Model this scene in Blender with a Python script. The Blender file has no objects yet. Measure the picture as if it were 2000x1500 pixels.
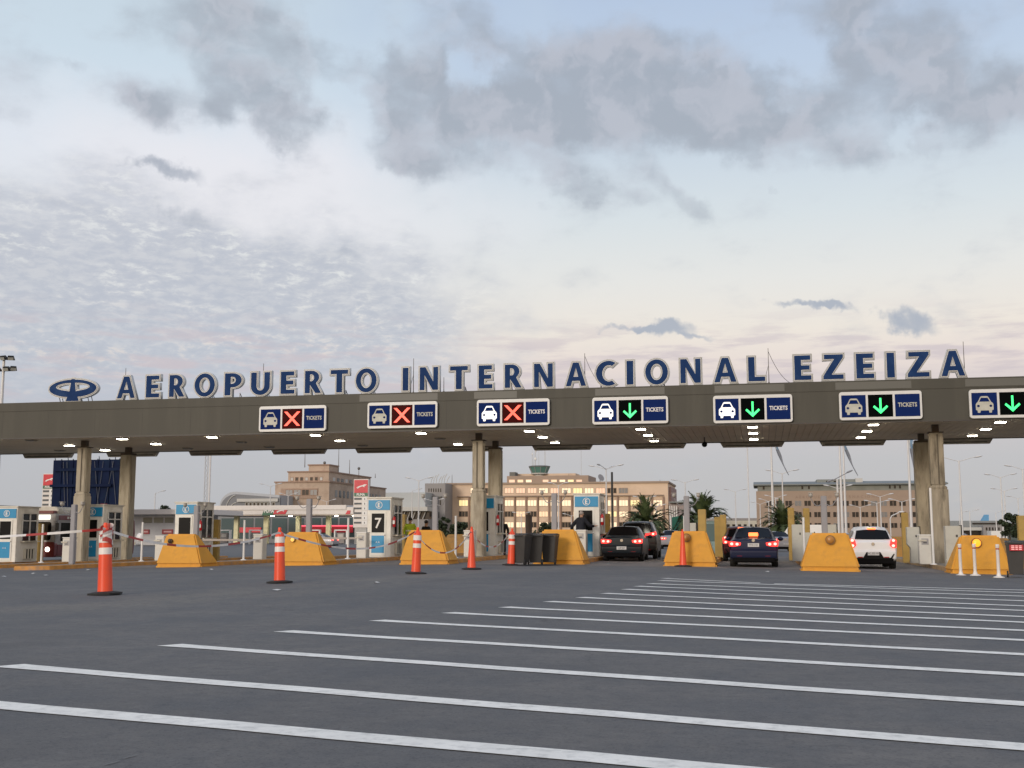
import bpy, bmesh, math, random
from mathutils import Vector, Matrix
random.seed(7)
C = bpy.context.scene.collection
scene = bpy.context.scene
PI = math.pi
# ------------------------------------------------------------------ camera
F_PX, V_X, H_Y, HC = 2270.0, 1490.0, 1045.0, 1.16
PITCH = math.atan((H_Y - 750) / F_PX)
YAW = math.atan((V_X - 1000) * math.cos(PITCH) / F_PX)
cam_d = bpy.data.cameras.new('camera'); cam = bpy.data.objects.new('camera', cam_d); C.objects.link(cam)
cam.location = (0, 0, HC); cam.rotation_euler = (PI / 2 + PITCH, 0, YAW)
cam_d.sensor_width = 36; cam_d.lens = 36 * F_PX / 2000; cam_d.clip_end = 6000; cam_d.clip_start = 0.05
scene.camera = cam
# survey helpers: sight lines measured on the photograph, used to find real positions in metres
_F = Vector((-math.sin(YAW) * math.cos(PITCH), math.cos(YAW) * math.cos(PITCH), math.sin(PITCH)))
_R = Vector((math.cos(YAW), math.sin(YAW), 0)); _U = _R.cross(_F)
def ray(px, py): return _F + _R * ((px - 1000) / F_PX) - _U * ((py - 750) / F_PX)
def sight(px, py, Y):
    d = ray(px, py); t = Y / d.y
    return Vector((d.x * t, Y, HC + d.z * t))
def atx(px, Y): return sight(px, H_Y, Y).x
def aty(px, X):
    d = ray(px, H_Y); return X * d.y / d.x
def sm(a, b, x):
    t = min(1, max(0, (x - a) / (b - a))); return t * t * (3 - 2 * t)
def zg(x, y):
    """gently crowned road: highest near the closed lanes, falling to both sides at the plaza"""
    c = 0.10 - 0.0165 * (math.sqrt((x + 9) ** 2 + 9) - 3)
    c = max(c, -0.45)
    return c * sm(14, 38, y) * (1 - sm(80, 140, y)) - 0.05 * sm(80, 140, y)
def gpt(px, py, dz=0.0):
    z = 0.0
    for _ in range(12):
        d = ray(px, py); t = (z - HC) / d.z; p = Vector((d.x * t, d.y * t, z)); z = zg(p.x, p.y) + dz
    return Vector((p.x, p.y, z))
# ------------------------------------------------------------------ world
def srgb(r, g, b, a=1.0):
    f = lambda c: (c / 255 / 12.92) if c / 255 <= 0.04045 else ((c / 255 + 0.055) / 1.055) ** 2.4
    return (f(r), f(g), f(b), a)
world = bpy.data.worlds.new('World'); scene.world = world; world.use_nodes = True
SUN_EL, SUN_AZ = math.radians(14), math.radians(200)     # low soft sun behind the viewer
def build_world():
    nt = world.node_tree; N = nt.nodes; L = nt.links; N.clear()
    def n(t, **k):
        o = N.new(t)
        for a, b in k.items(): setattr(o, a, b)
        return o
    def inp(o, i, v):
        if hasattr(v, 'is_output') or isinstance(v, bpy.types.NodeSocket): L.new(v, o.inputs[i])
        else: o.inputs[i].default_value = v
    def M(op, a, b=0.0, c=0.0, clamp=False):
        o = n('ShaderNodeMath', operation=op, use_clamp=clamp); inp(o, 0, a); inp(o, 1, b)
        if op in ('MULTIPLY_ADD', 'SMOOTH_MIN', 'SMOOTH_MAX'): inp(o, 2, c)
        return o.outputs[0]
    def MR(v, a, b, c=0.0, d=1.0, t='SMOOTHSTEP'):
        o = n('ShaderNodeMapRange', interpolation_type=t); inp(o, 0, v); inp(o, 1, a); inp(o, 2, b); inp(o, 3, c); inp(o, 4, d)
        return o.outputs[0]
    def mix(f, a, b, bt='MIX'):
        o = n('ShaderNodeMix', data_type='RGBA', blend_type=bt); inp(o, 0, f); inp(o, 6, a); inp(o, 7, b); return o.outputs[2]
    def noise(vec, s, det=4, rough=0.5, dist=0.0):
        o = n('ShaderNodeTexNoise', noise_dimensions='2D'); inp(o, 'Vector', vec); inp(o, 'Scale', s); inp(o, 'Detail', det); inp(o, 'Roughness', rough); inp(o, 'Distortion', dist)
        return o
    tc = n('ShaderNodeTexCoord'); sep = n('ShaderNodeSeparateXYZ'); L.new(tc.outputs['Generated'], sep.inputs[0])
    x, y, z = sep.outputs
    az = M('MULTIPLY', M('ARCTAN2', x, y), 57.2958); el = M('MULTIPLY', M('ARCSINE', z), 57.2958)
    comb = n('ShaderNodeCombineXYZ'); inp(comb, 0, az); inp(comb, 1, el); P = comb.outputs[0]
    # warp
    w1 = noise(P, 0.16, 3, 0.55); w2 = noise(P, 0.55, 4, 0.6)
    def vm(op, a, b, s=None):
        o = n('ShaderNodeVectorMath', operation=op); inp(o, 0, a)
        if b is not None: inp(o, 1, b)
        if s is not None: inp(o, 3, s)
        return o.outputs[0]
    d1 = vm('MULTIPLY', vm('SUBTRACT', w1.outputs['Color'], (.5, .5, .5)), (5.0, 3.0, 0))
    d2 = vm('MULTIPLY', vm('SUBTRACT', w2.outputs['Color'], (.5, .5, .5)), (2.4, 1.5, 0))
    PW = vm('ADD', vm('ADD', P, d1), d2)
    PS = vm('ADD', P, d2)
    def angp(px, py):
        d = ray(px, py).normalized(); return math.degrees(math.atan2(d.x, d.y)), math.degrees(math.asin(d.z))
    def blob(px, py, rx, ry, ang, s, vec):
        a, e = angp(px, py)
        m = n('ShaderNodeMapping', vector_type='TEXTURE'); inp(m, 0, vec)
        m.inputs[1].default_value = (a, e, 0); m.inputs[2].default_value = (0, 0, -math.radians(ang))
        m.inputs[3].default_value = (rx / 37.0, ry / 37.0, 1)
        ln = n('ShaderNodeVectorMath', operation='LENGTH'); L.new(m.outputs[0], ln.inputs[0])
        return MR(ln.outputs[1], 1.55, 0.2, 0, s)
    def field(lst, vec):
        acc = None
        for b in lst:
            v = blob(*b, vec); acc = v if acc is None else M('MAXIMUM', acc, v) if False else M('ADD', acc, v)
        return acc
    big = [(480, 60, 210, 85, 5, 1.0), (1120, 175, 210, 100, 0, 1), (1290, 130, 230, 75, 15, 1.0), (1240, 265, 250, 60, 8, .95),
           (1480, 215, 150, 60, 0, .95), (980, 265, 130, 75, 0, 1.0), (800, 180, 150, 65, 15, .95), (900, 70, 140, 80, -20, .8),
           (790, 285, 75, 50, 20, .85), (515, 200, 80, 45, 30, .9), (300, 175, 110, 36, 15, .8), (600, 265, 75, 26, 30, .5),
           (1710, 90, 170, 110, 10, 1.1), (1900, 200, 150, 70, 5, 1.0), (1650, 285, 85, 42, 0, .85), (1120, 362, 100, 28, 8, .8),
           (1330, 375, 100, 30, 18, .75), (1560, 20, 90, 50, 0, .5), (2150, 180, 160, 90, 0, .9), (-150, 120, 160, 70, 0, .7),
           (270, 200, 90, 30, 20, .6), (420, 170, 60, 30, 30, .5), (560, 280, 60, 22, 35, .6), (830, 320, 60, 30, 0, .5), (1790, 290, 40, 18, 0, .45), (1250, 410, 60, 18, 10, .4),
           (655, 60, 70, 55, 10, -.9), (925, 150, 45, 50, 60, -.9), (1560, 100, 60, 90, 20, -.8), (1400, 330, 120, 30, 10, -.5), (1780, 255, 60, 18, -40, -.5), (640, 190, 60, 22, 30, -.5), (1010, 30, 40, 60, 10, -.5), (400, 250, 60, 30, 0, -.3), (300, -160, 300, 90, 0, .9), (1100, -220, 330, 100, 0, .9), (1800, -180, 250, 90, 0, .8)]
    small = [(325, 330, 75, 20, 12, 1.1), (1300, 643, 62, 19, 5, 1.2), (1240, 640, 55, 7, 3, .7), (1590, 597, 78, 10, 5, .9),
             (1620, 600, 40, 12, 5, .5), (1775, 627, 55, 24, 18, 1.15), (1372, 664, 36, 7, 8, .7), (365, 425, 70, 24, 12, .8), (685, 500, 45, 13, 12, .5),
             (1510, 372, 20, 9, 12, .5), (150, 124, 55, 14, 6, .45), (1060, 402, 50, 12, 4, .4)]
    mnb = n('ShaderNodeMapping'); L.new(P, mnb.inputs[0]); mnb.inputs[2].default_value = (0, 0, math.radians(18)); mnb.inputs[3].default_value = (0.72, 1.45, 1)
    nb = noise(mnb.outputs[0], 0.36, 5, 0.55)
    fb = M('ADD', field(big, PW), M('MULTIPLY', M('SUBTRACT', nb.outputs[0], 0.5), 1.3))
    dens = MR(fb, 0.0, 1.35)
    ns = w2
    fs = M('ADD', field(small, PS), M('MULTIPLY', M('SUBTRACT', ns.outputs[0], 0.5), .9))
    dens_s = M('MULTIPLY', MR(fs, 0.30, 1.15), 0.95)
    # clear sky with haze: one ramp of elevation to the left, another to the right
    def ramp(stops):
        r = n('ShaderNodeValToRGB'); L.new(MR(el, 0.0, 90.0, 0, 1, 'LINEAR'), r.inputs[0]); cr = r.color_ramp
        while len(cr.elements) > 1: cr.elements.remove(cr.elements[-1])
        first = True
        for e, c in stops:
            if first: cr.elements[0].position = e / 90; cr.elements[0].color = srgb(*c); first = False
            else: q = cr.elements.new(e / 90); q.color = srgb(*c)
        return r.outputs[0]
    rl = ramp([(0, (182, 183, 187)), (3.5, (186, 187, 193)), (6.5, (190, 194, 205)), (9, (196, 201, 210)), (12, (215, 216, 220)), (15, (226, 228, 232)),
               (18, (222, 230, 240)), (22, (206, 221, 233)), (27, (198, 214, 226)), (50, (168, 186, 206)), (90, (140, 160, 188))])
    rr = ramp([(0, (184, 184, 186)), (3.5, (190, 189, 193)), (6.5, (208, 198, 200)), (8.2, (232, 218, 211)), (9.8, (238, 229, 218)), (12.3, (231, 230, 226)), (15.5, (217, 225, 229)),
               (19, (201, 214, 227)), (22, (192, 208, 228)), (27, (180, 198, 224)), (50, (152, 172, 200)), (90, (130, 150, 182))])
    wa = w1
    azf = MR(M('ADD', az, M('MULTIPLY', M('SUBTRACT', wa.outputs[0], .5), 14)), -28, -8)
    base = mix(azf, rl, rr)
    # pinkish veil in the middle left
    veil = blob(480, 360, 420, 110, 8, .75, PW)
    base = mix(veil, base, srgb(237, 235, 239))
    # mackerel sheet to the left
    sheet = M('ADD', M('ADD', blob(240, 560, 560, 190, 6, 1.0, PW), blob(620, 600, 360, 120, 8, .7, PW)), blob(-300, 600, 300, 220, 0, .8, PW))
    sheet = MR(M('ADD', sheet, M('MULTIPLY', M('SUBTRACT', nb.outputs[0], 0.5), 1.2)), -.05, 1.25)
    msp = n('ShaderNodeMapping'); L.new(vm('ADD', P, vm('SCALE', d2, None, .25)), msp.inputs[0]); msp.inputs[2].default_value = (0, 0, math.radians(8)); msp.inputs[3].default_value = (0.55, 1.5, 1)
    sp = noise(msp.outputs[0], 1.9, 5, 0.62, 0.1)
    sp2 = noise(msp.outputs[0], .45, 2, 0.5)
    spk = M('MULTIPLY', M('MULTIPLY', MR(sp.outputs[0], .50, .74), MR(sp2.outputs[0], .38, .66)), .8)
    shc = mix(spk, mix(MR(sp.outputs[0], .3, .7), srgb(184, 189, 201), srgb(203, 205, 211)), mix(MR(el, 12.5, 7.5), srgb(232, 234, 232), srgb(238, 222, 210)))
    base = mix(M('MULTIPLY', sheet, .82), base, shc)
    # low stratus streaks
    mst = n('ShaderNodeMapping'); L.new(P, mst.inputs[0]); mst.inputs[3].default_value = (0.22, 1.5, 1); mst.inputs[2].default_value = (0, 0, math.radians(3))
    st = noise(mst.outputs[0], .9, 5, .6)
    band = M('MULTIPLY', MR(st.outputs[0], .45, .68), M('MULTIPLY', MR(el, 4.5, 7.5), MR(el, 11.5, 8.5)))
    base = mix(M('MULTIPLY', band, .75), base, srgb(204, 192, 197))
    # cumulus tone
    cn = noise(PW, 0.40, 3, .5)
    ccol = mix(MR(cn.outputs[0], .38, .66), srgb(163, 170, 181), srgb(184, 187, 197))
    edge = M('MULTIPLY', dens, .86)
    base = mix(edge, base, ccol)
    base = mix(dens_s, base, srgb(172, 178, 190))
    # brighter, warmer sky behind the viewer where the low sun stands
    back = MR(y, 0.35, -0.6)
    warm = mix(MR(el, 35, 2), srgb(215, 215, 225), srgb(255, 214, 160))
    vs = vm('SCALE', warm, None, 1.15)
    base = mix(M('MULTIPLY', back, .8), base, vs)
    sky = n('ShaderNodeTexSky', sky_type='NISHITA'); sky.sun_disc = False; sky.sun_elevation = SUN_EL; sky.sun_rotation = SUN_AZ
    skys = vm('SCALE', sky.outputs[0], None, 0.05)
    fin = mix(0.12, base, skys)
    bg = n('ShaderNodeBackground'); L.new(fin, bg.inputs[0]); bg.inputs[1].default_value = 1.10
    out = n('ShaderNodeOutputWorld'); L.new(bg.outputs[0], out.inputs[0])
build_world()
world.cycles.sampling_method = 'MANUAL'; world.cycles.sample_map_resolution = 256
sl = bpy.data.lights.new('sun', 'SUN'); sl.energy = 1.5; sl.angle = math.radians(14); sl.color = (1, .89, .77)
so = bpy.data.objects.new('sun', sl); C.objects.link(so)
_sd = Vector((math.sin(SUN_AZ) * math.cos(SUN_EL), math.cos(SUN_AZ) * math.cos(SUN_EL), math.sin(SUN_EL)))
so.rotation_euler = (-_sd).to_track_quat('-Z', 'Y').to_euler()
scene.view_settings.view_transform = 'Standard'; scene.view_settings.look = 'None'
scene.view_settings.exposure = 0.0; scene.view_settings.gamma = 1.0
scene.cycles.use_denoising = True
scene.cycles.max_bounces = 6
# ------------------------------------------------------------------ materials
MATS = {}
def mat(name, col, rough=.6, metal=0.0, var=.12, vs=3.0, bump=0.0, bs=40.0, dirt=None, dirt_amt=.0, ds=1.2, spec=.5, stretch=(1, 1, 1), coat=0.0):
    if name in MATS: return MATS[name]
    m = bpy.data.materials.new(name); m.use_nodes = True; nt = m.node_tree; N = nt.nodes; L = nt.links
    b = N['Principled BSDF']; b.inputs['Roughness'].default_value = rough; b.inputs['Metallic'].default_value = metal
    b.inputs['Specular IOR Level'].default_value = spec; b.inputs['Coat Weight'].default_value = coat
    tc = N.new('ShaderNodeTexCoord'); mp = N.new('ShaderNodeMapping'); L.new(tc.outputs['Object'], mp.inputs[0]); mp.inputs[3].default_value = stretch
    no = N.new('ShaderNodeTexNoise'); L.new(mp.outputs[0], no.inputs[0]); no.inputs['Scale'].default_value = vs; no.inputs['Detail'].default_value = 5
    r = N.new('ShaderNodeMapRange'); L.new(no.outputs[0], r.inputs[0]); r.inputs[1].default_value = .3; r.inputs[2].default_value = .7
    r.inputs[3].default_value = 1 - var; r.inputs[4].default_value = 1 + var
    mx = N.new('ShaderNodeVectorMath'); mx.operation = 'SCALE'; mx.inputs[0].default_value = col[:3]; L.new(r.outputs[0], mx.inputs[3])
    last = mx.outputs[0]
    if dirt is not None:
        n2 = N.new('ShaderNodeTexNoise'); L.new(mp.outputs[0], n2.inputs[0]); n2.inputs['Scale'].default_value = ds; n2.inputs['Detail'].default_value = 7; n2.inputs['Roughness'].default_value = .65
        r2 = N.new('ShaderNodeMapRange'); L.new(n2.outputs[0], r2.inputs[0]); r2.inputs[1].default_value = .48; r2.inputs[2].default_value = .7; r2.inputs[4].default_value = dirt_amt
        mm = N.new('ShaderNodeMix'); mm.data_type = 'RGBA'; L.new(r2.outputs[0], mm.inputs[0]); L.new(last, mm.inputs[6]); mm.inputs[7].default_value = (*dirt[:3], 1); last = mm.outputs[2]
    L.new(last, b.inputs['Base Color'])
    if bump:
        n3 = N.new('ShaderNodeTexNoise'); L.new(tc.outputs['Object'], n3.inputs[0]); n3.inputs['Scale'].default_value = bs; n3.inputs['Detail'].default_value = 6
        bp = N.new('ShaderNodeBump'); bp.inputs['Strength'].default_value = bump; bp.inputs['Distance'].default_value = .02; L.new(n3.outputs[0], bp.inputs['Height']); L.new(bp.outputs[0], b.inputs['Normal'])
    MATS[name] = m; return m
def emit(name, col, s, base=(.05, .05, .05)):
    if name in MATS: return MATS[name]
    m = bpy.data.materials.new(name); m.use_nodes = True; b = m.node_tree.nodes['Principled BSDF']
    b.inputs['Base Color'].default_value = (*base, 1); b.inputs['Roughness'].default_value = .35
    b.inputs['Emission Color'].default_value = (*col[:3], 1); b.inputs['Emission Strength'].default_value = s
    MATS[name] = m; return m
def glass(name, col, rough=.06):
    if name in MATS: return MATS[name]
    m = bpy.data.materials.new(name); m.use_nodes = True; nt = m.node_tree; b = nt.nodes['Principled BSDF']
    b.inputs['Base Color'].default_value = (*col[:3], 1); b.inputs['Roughness'].default_value = rough; b.inputs['Specular IOR Level'].default_value = .5
    no = nt.nodes.new('ShaderNodeTexNoise'); no.inputs['Scale'].default_value = 1.5
    bp = nt.nodes.new('ShaderNodeBump'); bp.inputs['Strength'].default_value = .06; nt.links.new(no.outputs[0], bp.inputs['Height']); nt.links.new(bp.outputs[0], b.inputs['Normal'])
    MATS[name] = m; return m
white_paint = mat('white_paint', (.62, .61, .56), .45, var=.05, dirt=(.35, .32, .27), dirt_amt=.35, ds=1.6)
white_clean = mat('white_clean', (.72, .72, .70), .4, var=.03)
cream = mat('cream', (.60, .57, .48), .5, var=.05, dirt=(.35, .32, .25), dirt_amt=.3)
grey_metal = mat('grey_metal', (.33, .33, .34), .5, .3, var=.08)
dark_metal = mat('dark_metal', (.05, .05, .05), .5, .3)
black_rubber = mat('black_rubber', (.018, .018, .018), .75, var=.2)
yellow_paint = mat('yellow_paint', (.70, .34, .035), .65, var=.1, vs=1.4, dirt=(.40, .20, .05), dirt_amt=.55, ds=1.7, bump=.3, bs=20)
yellow_kerb = mat('yellow_kerb', (.55, .26, .06), .75, var=.18, dirt=(.28, .22, .18), dirt_amt=.8, ds=2.5, bump=.2)
ochre = mat('ochre_post', (.40, .27, .07), .6, var=.1, dirt=(.2, .17, .08), dirt_amt=.5)
concrete = mat('concrete', (.42, .38, .30), .85, var=.12, vs=2, dirt=(.15, .125, .09), dirt_amt=.75, ds=1.5, bump=.25, bs=14, stretch=(2.2, 2.2, .45))
concrete_old = mat('stained_concrete', (.33, .29, .22), .85, var=.2, vs=2, dirt=(.10, .085, .06), dirt_amt=.85, ds=1.7, bump=.35, bs=10, stretch=(2.6, 2.6, .5))
island_top = mat('island_top', (.26, .23, .19), .9, var=.15, vs=1.5, dirt=(.12, .11, .10), dirt_amt=.6, bump=.2)
orange_pl = mat('orange_plastic', (.85, .085, .03), .4, var=.06, dirt=(.4, .1, .06), dirt_amt=.35, ds=6)
refl_white = mat('reflective_white', (.8, .76, .72), .4, var=.05)
navy = mat('navy_sign', (.007, .022, .115), .7, var=.05, spec=.05)
navy_letter = mat('navy_letter', (.010, .038, .13), .65, spec=.12, var=.15, vs=1.2, dirt=(.05, .10, .19), dirt_amt=.4)
letter_grey = mat('letter_edge', (.56, .57, .56), .5, .1, var=.08, dirt=(.2, .19, .16), dirt_amt=.4, ds=3)
letter_dark = mat('letter_gap', (.12, .12, .12), .6)
fascia_m = mat('fascia_panel', (.068, .066, .054), .55, .0, spec=.3, var=.06, vs=.35, stretch=(1.5, 1.5, .18), dirt=(.090, .087, .070), dirt_amt=.6, ds=.7)
fascia_refl = mat('fascia_reflection', (.112, .112, .098), .5, .0, var=.05, vs=.3)  # paler fascia tone that stands in for reflected light
blue_panel = mat('blue_panel', (.006, .25, .50), .4, var=.05)
dark_glass = glass('dark_glass', (.006, .007, .010)); dark_glass.node_tree.nodes['Principled BSDF'].inputs['Specular IOR Level'].default_value = .25
black_plain = mat('black_plain', (.006, .006, .007), .35, var=0, spec=.12)
red_paint = mat('red_paint', (.45, .01, .015), .4, var=.05)
maroon = mat('maroon_paint', (.13, .008, .02), .3, var=.06, coat=.4)
chrome = mat('chrome', (.7, .7, .7), .15, 1.0, var=0)
rim_m = mat('wheel_rim', (.35, .35, .36), .3, .9, var=.03)
bin_m = mat('bin_plastic', (.035, .034, .033), .6, var=.12)
# ------------------------------------------------------------------ mesh builder
class MB:
    def __init__(s): s.v = []; s.f = []; s.m = []; s.cm = 0
    def add(s, vs, fs):
        o = len(s.v); s.v += [tuple(p) for p in vs]
        for f in fs: s.f.append([o + i for i in f]); s.m.append(s.cm)
        return s
    def box(s, x0, x1, y0, y1, z0, z1):
        v = [(x0, y0, z0), (x1, y0, z0), (x1, y1, z0), (x0, y1, z0), (x0, y0, z1), (x1, y0, z1), (x1, y1, z1), (x0, y1, z1)]
        return s.add(v, [(0, 3, 2, 1), (4, 5, 6, 7), (0, 1, 5, 4), (1, 2, 6, 5), (2, 3, 7, 6), (3, 0, 4, 7)])
    def frus(s, b, t, z0, z1):
        """b,t = (x0,x1,y0,y1)"""
        v = [(b[0], b[2], z0), (b[1], b[2], z0), (b[1], b[3], z0), (b[0], b[3], z0), (t[0], t[2], z1), (t[1], t[2], z1), (t[1], t[3], z1), (t[0], t[3], z1)]
        return s.add(v, [(0, 3, 2, 1), (4, 5, 6, 7), (0, 1, 5, 4), (1, 2, 6, 5), (2, 3, 7, 6), (3, 0, 4, 7)])
    def cyl(s, p0, p1, r0, r1=None, n=12, caps=True):
        r1 = r0 if r1 is None else r1; p0 = Vector(p0); p1 = Vector(p1); d = (p1 - p0)
        if d.length < 1e-6: return s
        d.normalize(); a = Vector((0, 0, 1)) if abs(d.z) < .9 else Vector((1, 0, 0)); u = d.cross(a).normalized(); w = d.cross(u)
        vs = []
        for p, r in ((p0, r0), (p1, r1)):
            for i in range(n):
                t = 2 * PI * i / n; vs.append(p + u * (r * math.cos(t)) + w * (r * math.sin(t)))
        fs = [(i, n + i, n + (i + 1) % n, (i + 1) % n) for i in range(n)]
        if caps: fs += [tuple(range(n)), tuple(range(2 * n - 1, n - 1, -1))]
        return s.add(vs, fs)
    def tube(s, pts, r, n=8):
        for a, b in zip(pts[:-1], pts[1:]): s.cyl(a, b, r, r, n)
        return s
    def lathe(s, prof, n=20, c=(0, 0, 0)):
        vs = [];
        for r, z in prof:
            for i in range(n): t = 2 * PI * i / n; vs.append((c[0] + r * math.cos(t), c[1] + r * math.sin(t), c[2] + z))
        fs = []
        for k in range(len(prof) - 1):
            for i in range(n): fs.append((k * n + i, k * n + (i + 1) % n, (k + 1) * n + (i + 1) % n, (k + 1) * n + i))
        fs += [tuple(range(n - 1, -1, -1)), tuple((len(prof) - 1) * n + i for i in range(n))]
        return s.add(vs, fs)
    def ball(s, c, r, n=12, k=8):
        if not hasattr(r, '__len__'): r = (r, r, r)
        vs = [];
        for j in range(1, k):
            ph = PI * j / k
            for i in range(n):
                t = 2 * PI * i / n; vs.append((c[0] + r[0] * math.sin(ph) * math.cos(t), c[1] + r[1] * math.sin(ph) * math.sin(t), c[2] + r[2] * math.cos(ph)))
        top = len(vs); vs.append((c[0], c[1], c[2] + r[2])); vs.append((c[0], c[1], c[2] - r[2]))
        fs = []
        for j in range(k - 2):
            for i in range(n): fs.append((j * n + i, (j + 1) * n + i, (j + 1) * n + (i + 1) % n, j * n + (i + 1) % n))
        for i in range(n): fs.append((top, i, (i + 1) % n)); fs.append((top + 1, (k - 2) * n + (i + 1) % n, (k - 2) * n + i))
        return s.add(vs, fs)
    def prism(s, poly, y0, y1):
        """poly in (x,z), extruded along y"""
        n = len(poly); vs = [(p[0], y0, p[1]) for p in poly] + [(p[0], y1, p[1]) for p in poly]
        fs = [tuple(range(n)), tuple(range(2 * n - 1, n - 1, -1))] + [(i, n + i, n + (i + 1) % n, (i + 1) % n) for i in range(n)]
        return s.add(vs, fs)
    def prismx(s, poly, x0, x1):
        """poly in (y,z), extruded along x"""
        n = len(poly); vs = [(x0, p[0], p[1]) for p in poly] + [(x1, p[0], p[1]) for p in poly]
        fs = [tuple(range(n - 1, -1, -1)), tuple(range(n, 2 * n))] + [(i, (i + 1) % n, n + (i + 1) % n, n + i) for i in range(n)]
        return s.add(vs, fs)
    def build(s, name, m, parent=None, loc=None, smooth=False, bevel=0, rotz=0):
        me = bpy.data.meshes.new(name); me.from_pydata(s.v, [], s.f)
        ms = m if isinstance(m, (list, tuple)) else [m]
        for q in ms: me.materials.append(q)
        if len(ms) > 1: me.polygons.foreach_set('material_index', s.m)
        bm = bmesh.new(); bm.from_mesh(me); bmesh.ops.recalc_face_normals(bm, faces=bm.faces)
        if bevel: bmesh.ops.bevel(bm, geom=list(bm.edges), offset=bevel, segments=2, affect='EDGES', clamp_overlap=True)
        bm.to_mesh(me); bm.free()
        if smooth:
            me.polygons.foreach_set('use_smooth', [True] * len(me.polygons))
            me.set_sharp_from_angle(angle=math.radians(38))
        me.update()
        o = bpy.data.objects.new(name, me); C.objects.link(o)
        if parent: o.parent = parent
        if loc is not None: o.location = loc
        if rotz: o.rotation_euler.z = rotz
        return o
def tag(o, label=None, cat=None, group=None, kind=None):
    if label: o['label'] = label
    if cat: o['category'] = cat
    if group: o['group'] = group
    if kind: o['kind'] = kind
    return o
def thing(name, label, cat, loc=(0, 0, 0), rotz=0, group=None):
    o = bpy.data.objects.new(name, None); C.objects.link(o); o.location = loc; o.rotation_euler = (0, 0, rotz); o.empty_display_size = .3
    return tag(o, label, cat, group)
def dup(root, loc, rotz=None, label=None, group=None, scale=None):
    r = root.copy(); C.objects.link(r); r.location = loc
    if rotz is not None: r.rotation_euler = (0, 0, rotz)
    if scale is not None: r.scale = scale
    if label: r['label'] = label
    if group: r['group'] = group
    for ch in list(root.children):
        c = ch.copy(); C.objects.link(c); c.parent = r
        for g in list(ch.children):
            d = g.copy(); C.objects.link(d); d.parent = c
    return r
def from_curve(cu, name, m, parent=None, loc=None, rot=None):
    tmp = bpy.data.objects.new('tmp', cu); C.objects.link(tmp)
    dg = bpy.context.evaluated_depsgraph_get(); me = bpy.data.meshes.new_from_object(tmp.evaluated_get(dg))
    bpy.data.objects.remove(tmp); me.name = name
    me.materials.clear(); me.materials.append(m)
    o = bpy.data.objects.new(name, me); C.objects.link(o)
    if parent: o.parent = parent
    if loc is not None: o.location = loc
    if rot is not None: o.rotation_euler = rot
    return o
def text(s, size, m, name, parent, loc, depth=.004, rot=(PI / 2, 0, 0), offset=0.0, sx=1.0, align='CENTER'):
    cu = bpy.data.curves.new('t', 'FONT'); cu.body = s; cu.size = size; cu.extrude = depth; cu.offset = offset
    cu.align_x = align; cu.align_y = 'CENTER'; cu.resolution_u = 2
    o = from_curve(cu, name, m, parent, loc, rot); o.scale = (sx, 1, 1); return o
def area2(p): return sum(p[i][0] * p[(i + 1) % len(p)][1] - p[(i + 1) % len(p)][0] * p[i][1] for i in range(len(p)))
def offset_poly(p, d):
    """p counter-clockwise grows for d>0, clockwise (a hole) shrinks"""
    n = len(p); out = []
    for i in range(n):
        a, b, c = Vector(p[i - 1]), Vector(p[i]), Vector(p[(i + 1) % n])
        e1 = (b - a).normalized(); e2 = (c - b).normalized(); n1 = Vector((e1.y, -e1.x)); n2 = Vector((e2.y, -e2.x))
        m = (n1 + n2)
        if m.length < .3: m = n1
        m.normalize(); k = min(1.6, 1 / max(.35, m.dot(n1))); q = b + m * d * k; out.append((q.x, q.y))
    return out
def shape2d(polys, name, m, depth, parent, loc, sc=(1, 1)):
    """filled outline with holes standing in the x-z plane, depth metres thick, centred on loc"""
    cu = bpy.data.curves.new('s', 'CURVE'); cu.dimensions = '2D'; cu.fill_mode = 'BOTH'; cu.extrude = depth / 2
    for p in polys:
        sp = cu.splines.new('POLY'); sp.points.add(len(p) - 1); sp.use_cyclic_u = True
        for i, q in enumerate(p): sp.points[i].co = (q[0] * sc[0], q[1] * sc[1], 0, 1)
    return from_curve(cu, name, m, parent, loc, (PI / 2, 0, 0))
def arc(cx, cy, rx, ry, a0, a1, n=14):
    return [(cx + rx * math.cos(math.radians(a0 + (a1 - a0) * i / n)), cy + ry * math.sin(math.radians(a0 + (a1 - a0) * i / n))) for i in range(n + 1)]
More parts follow.
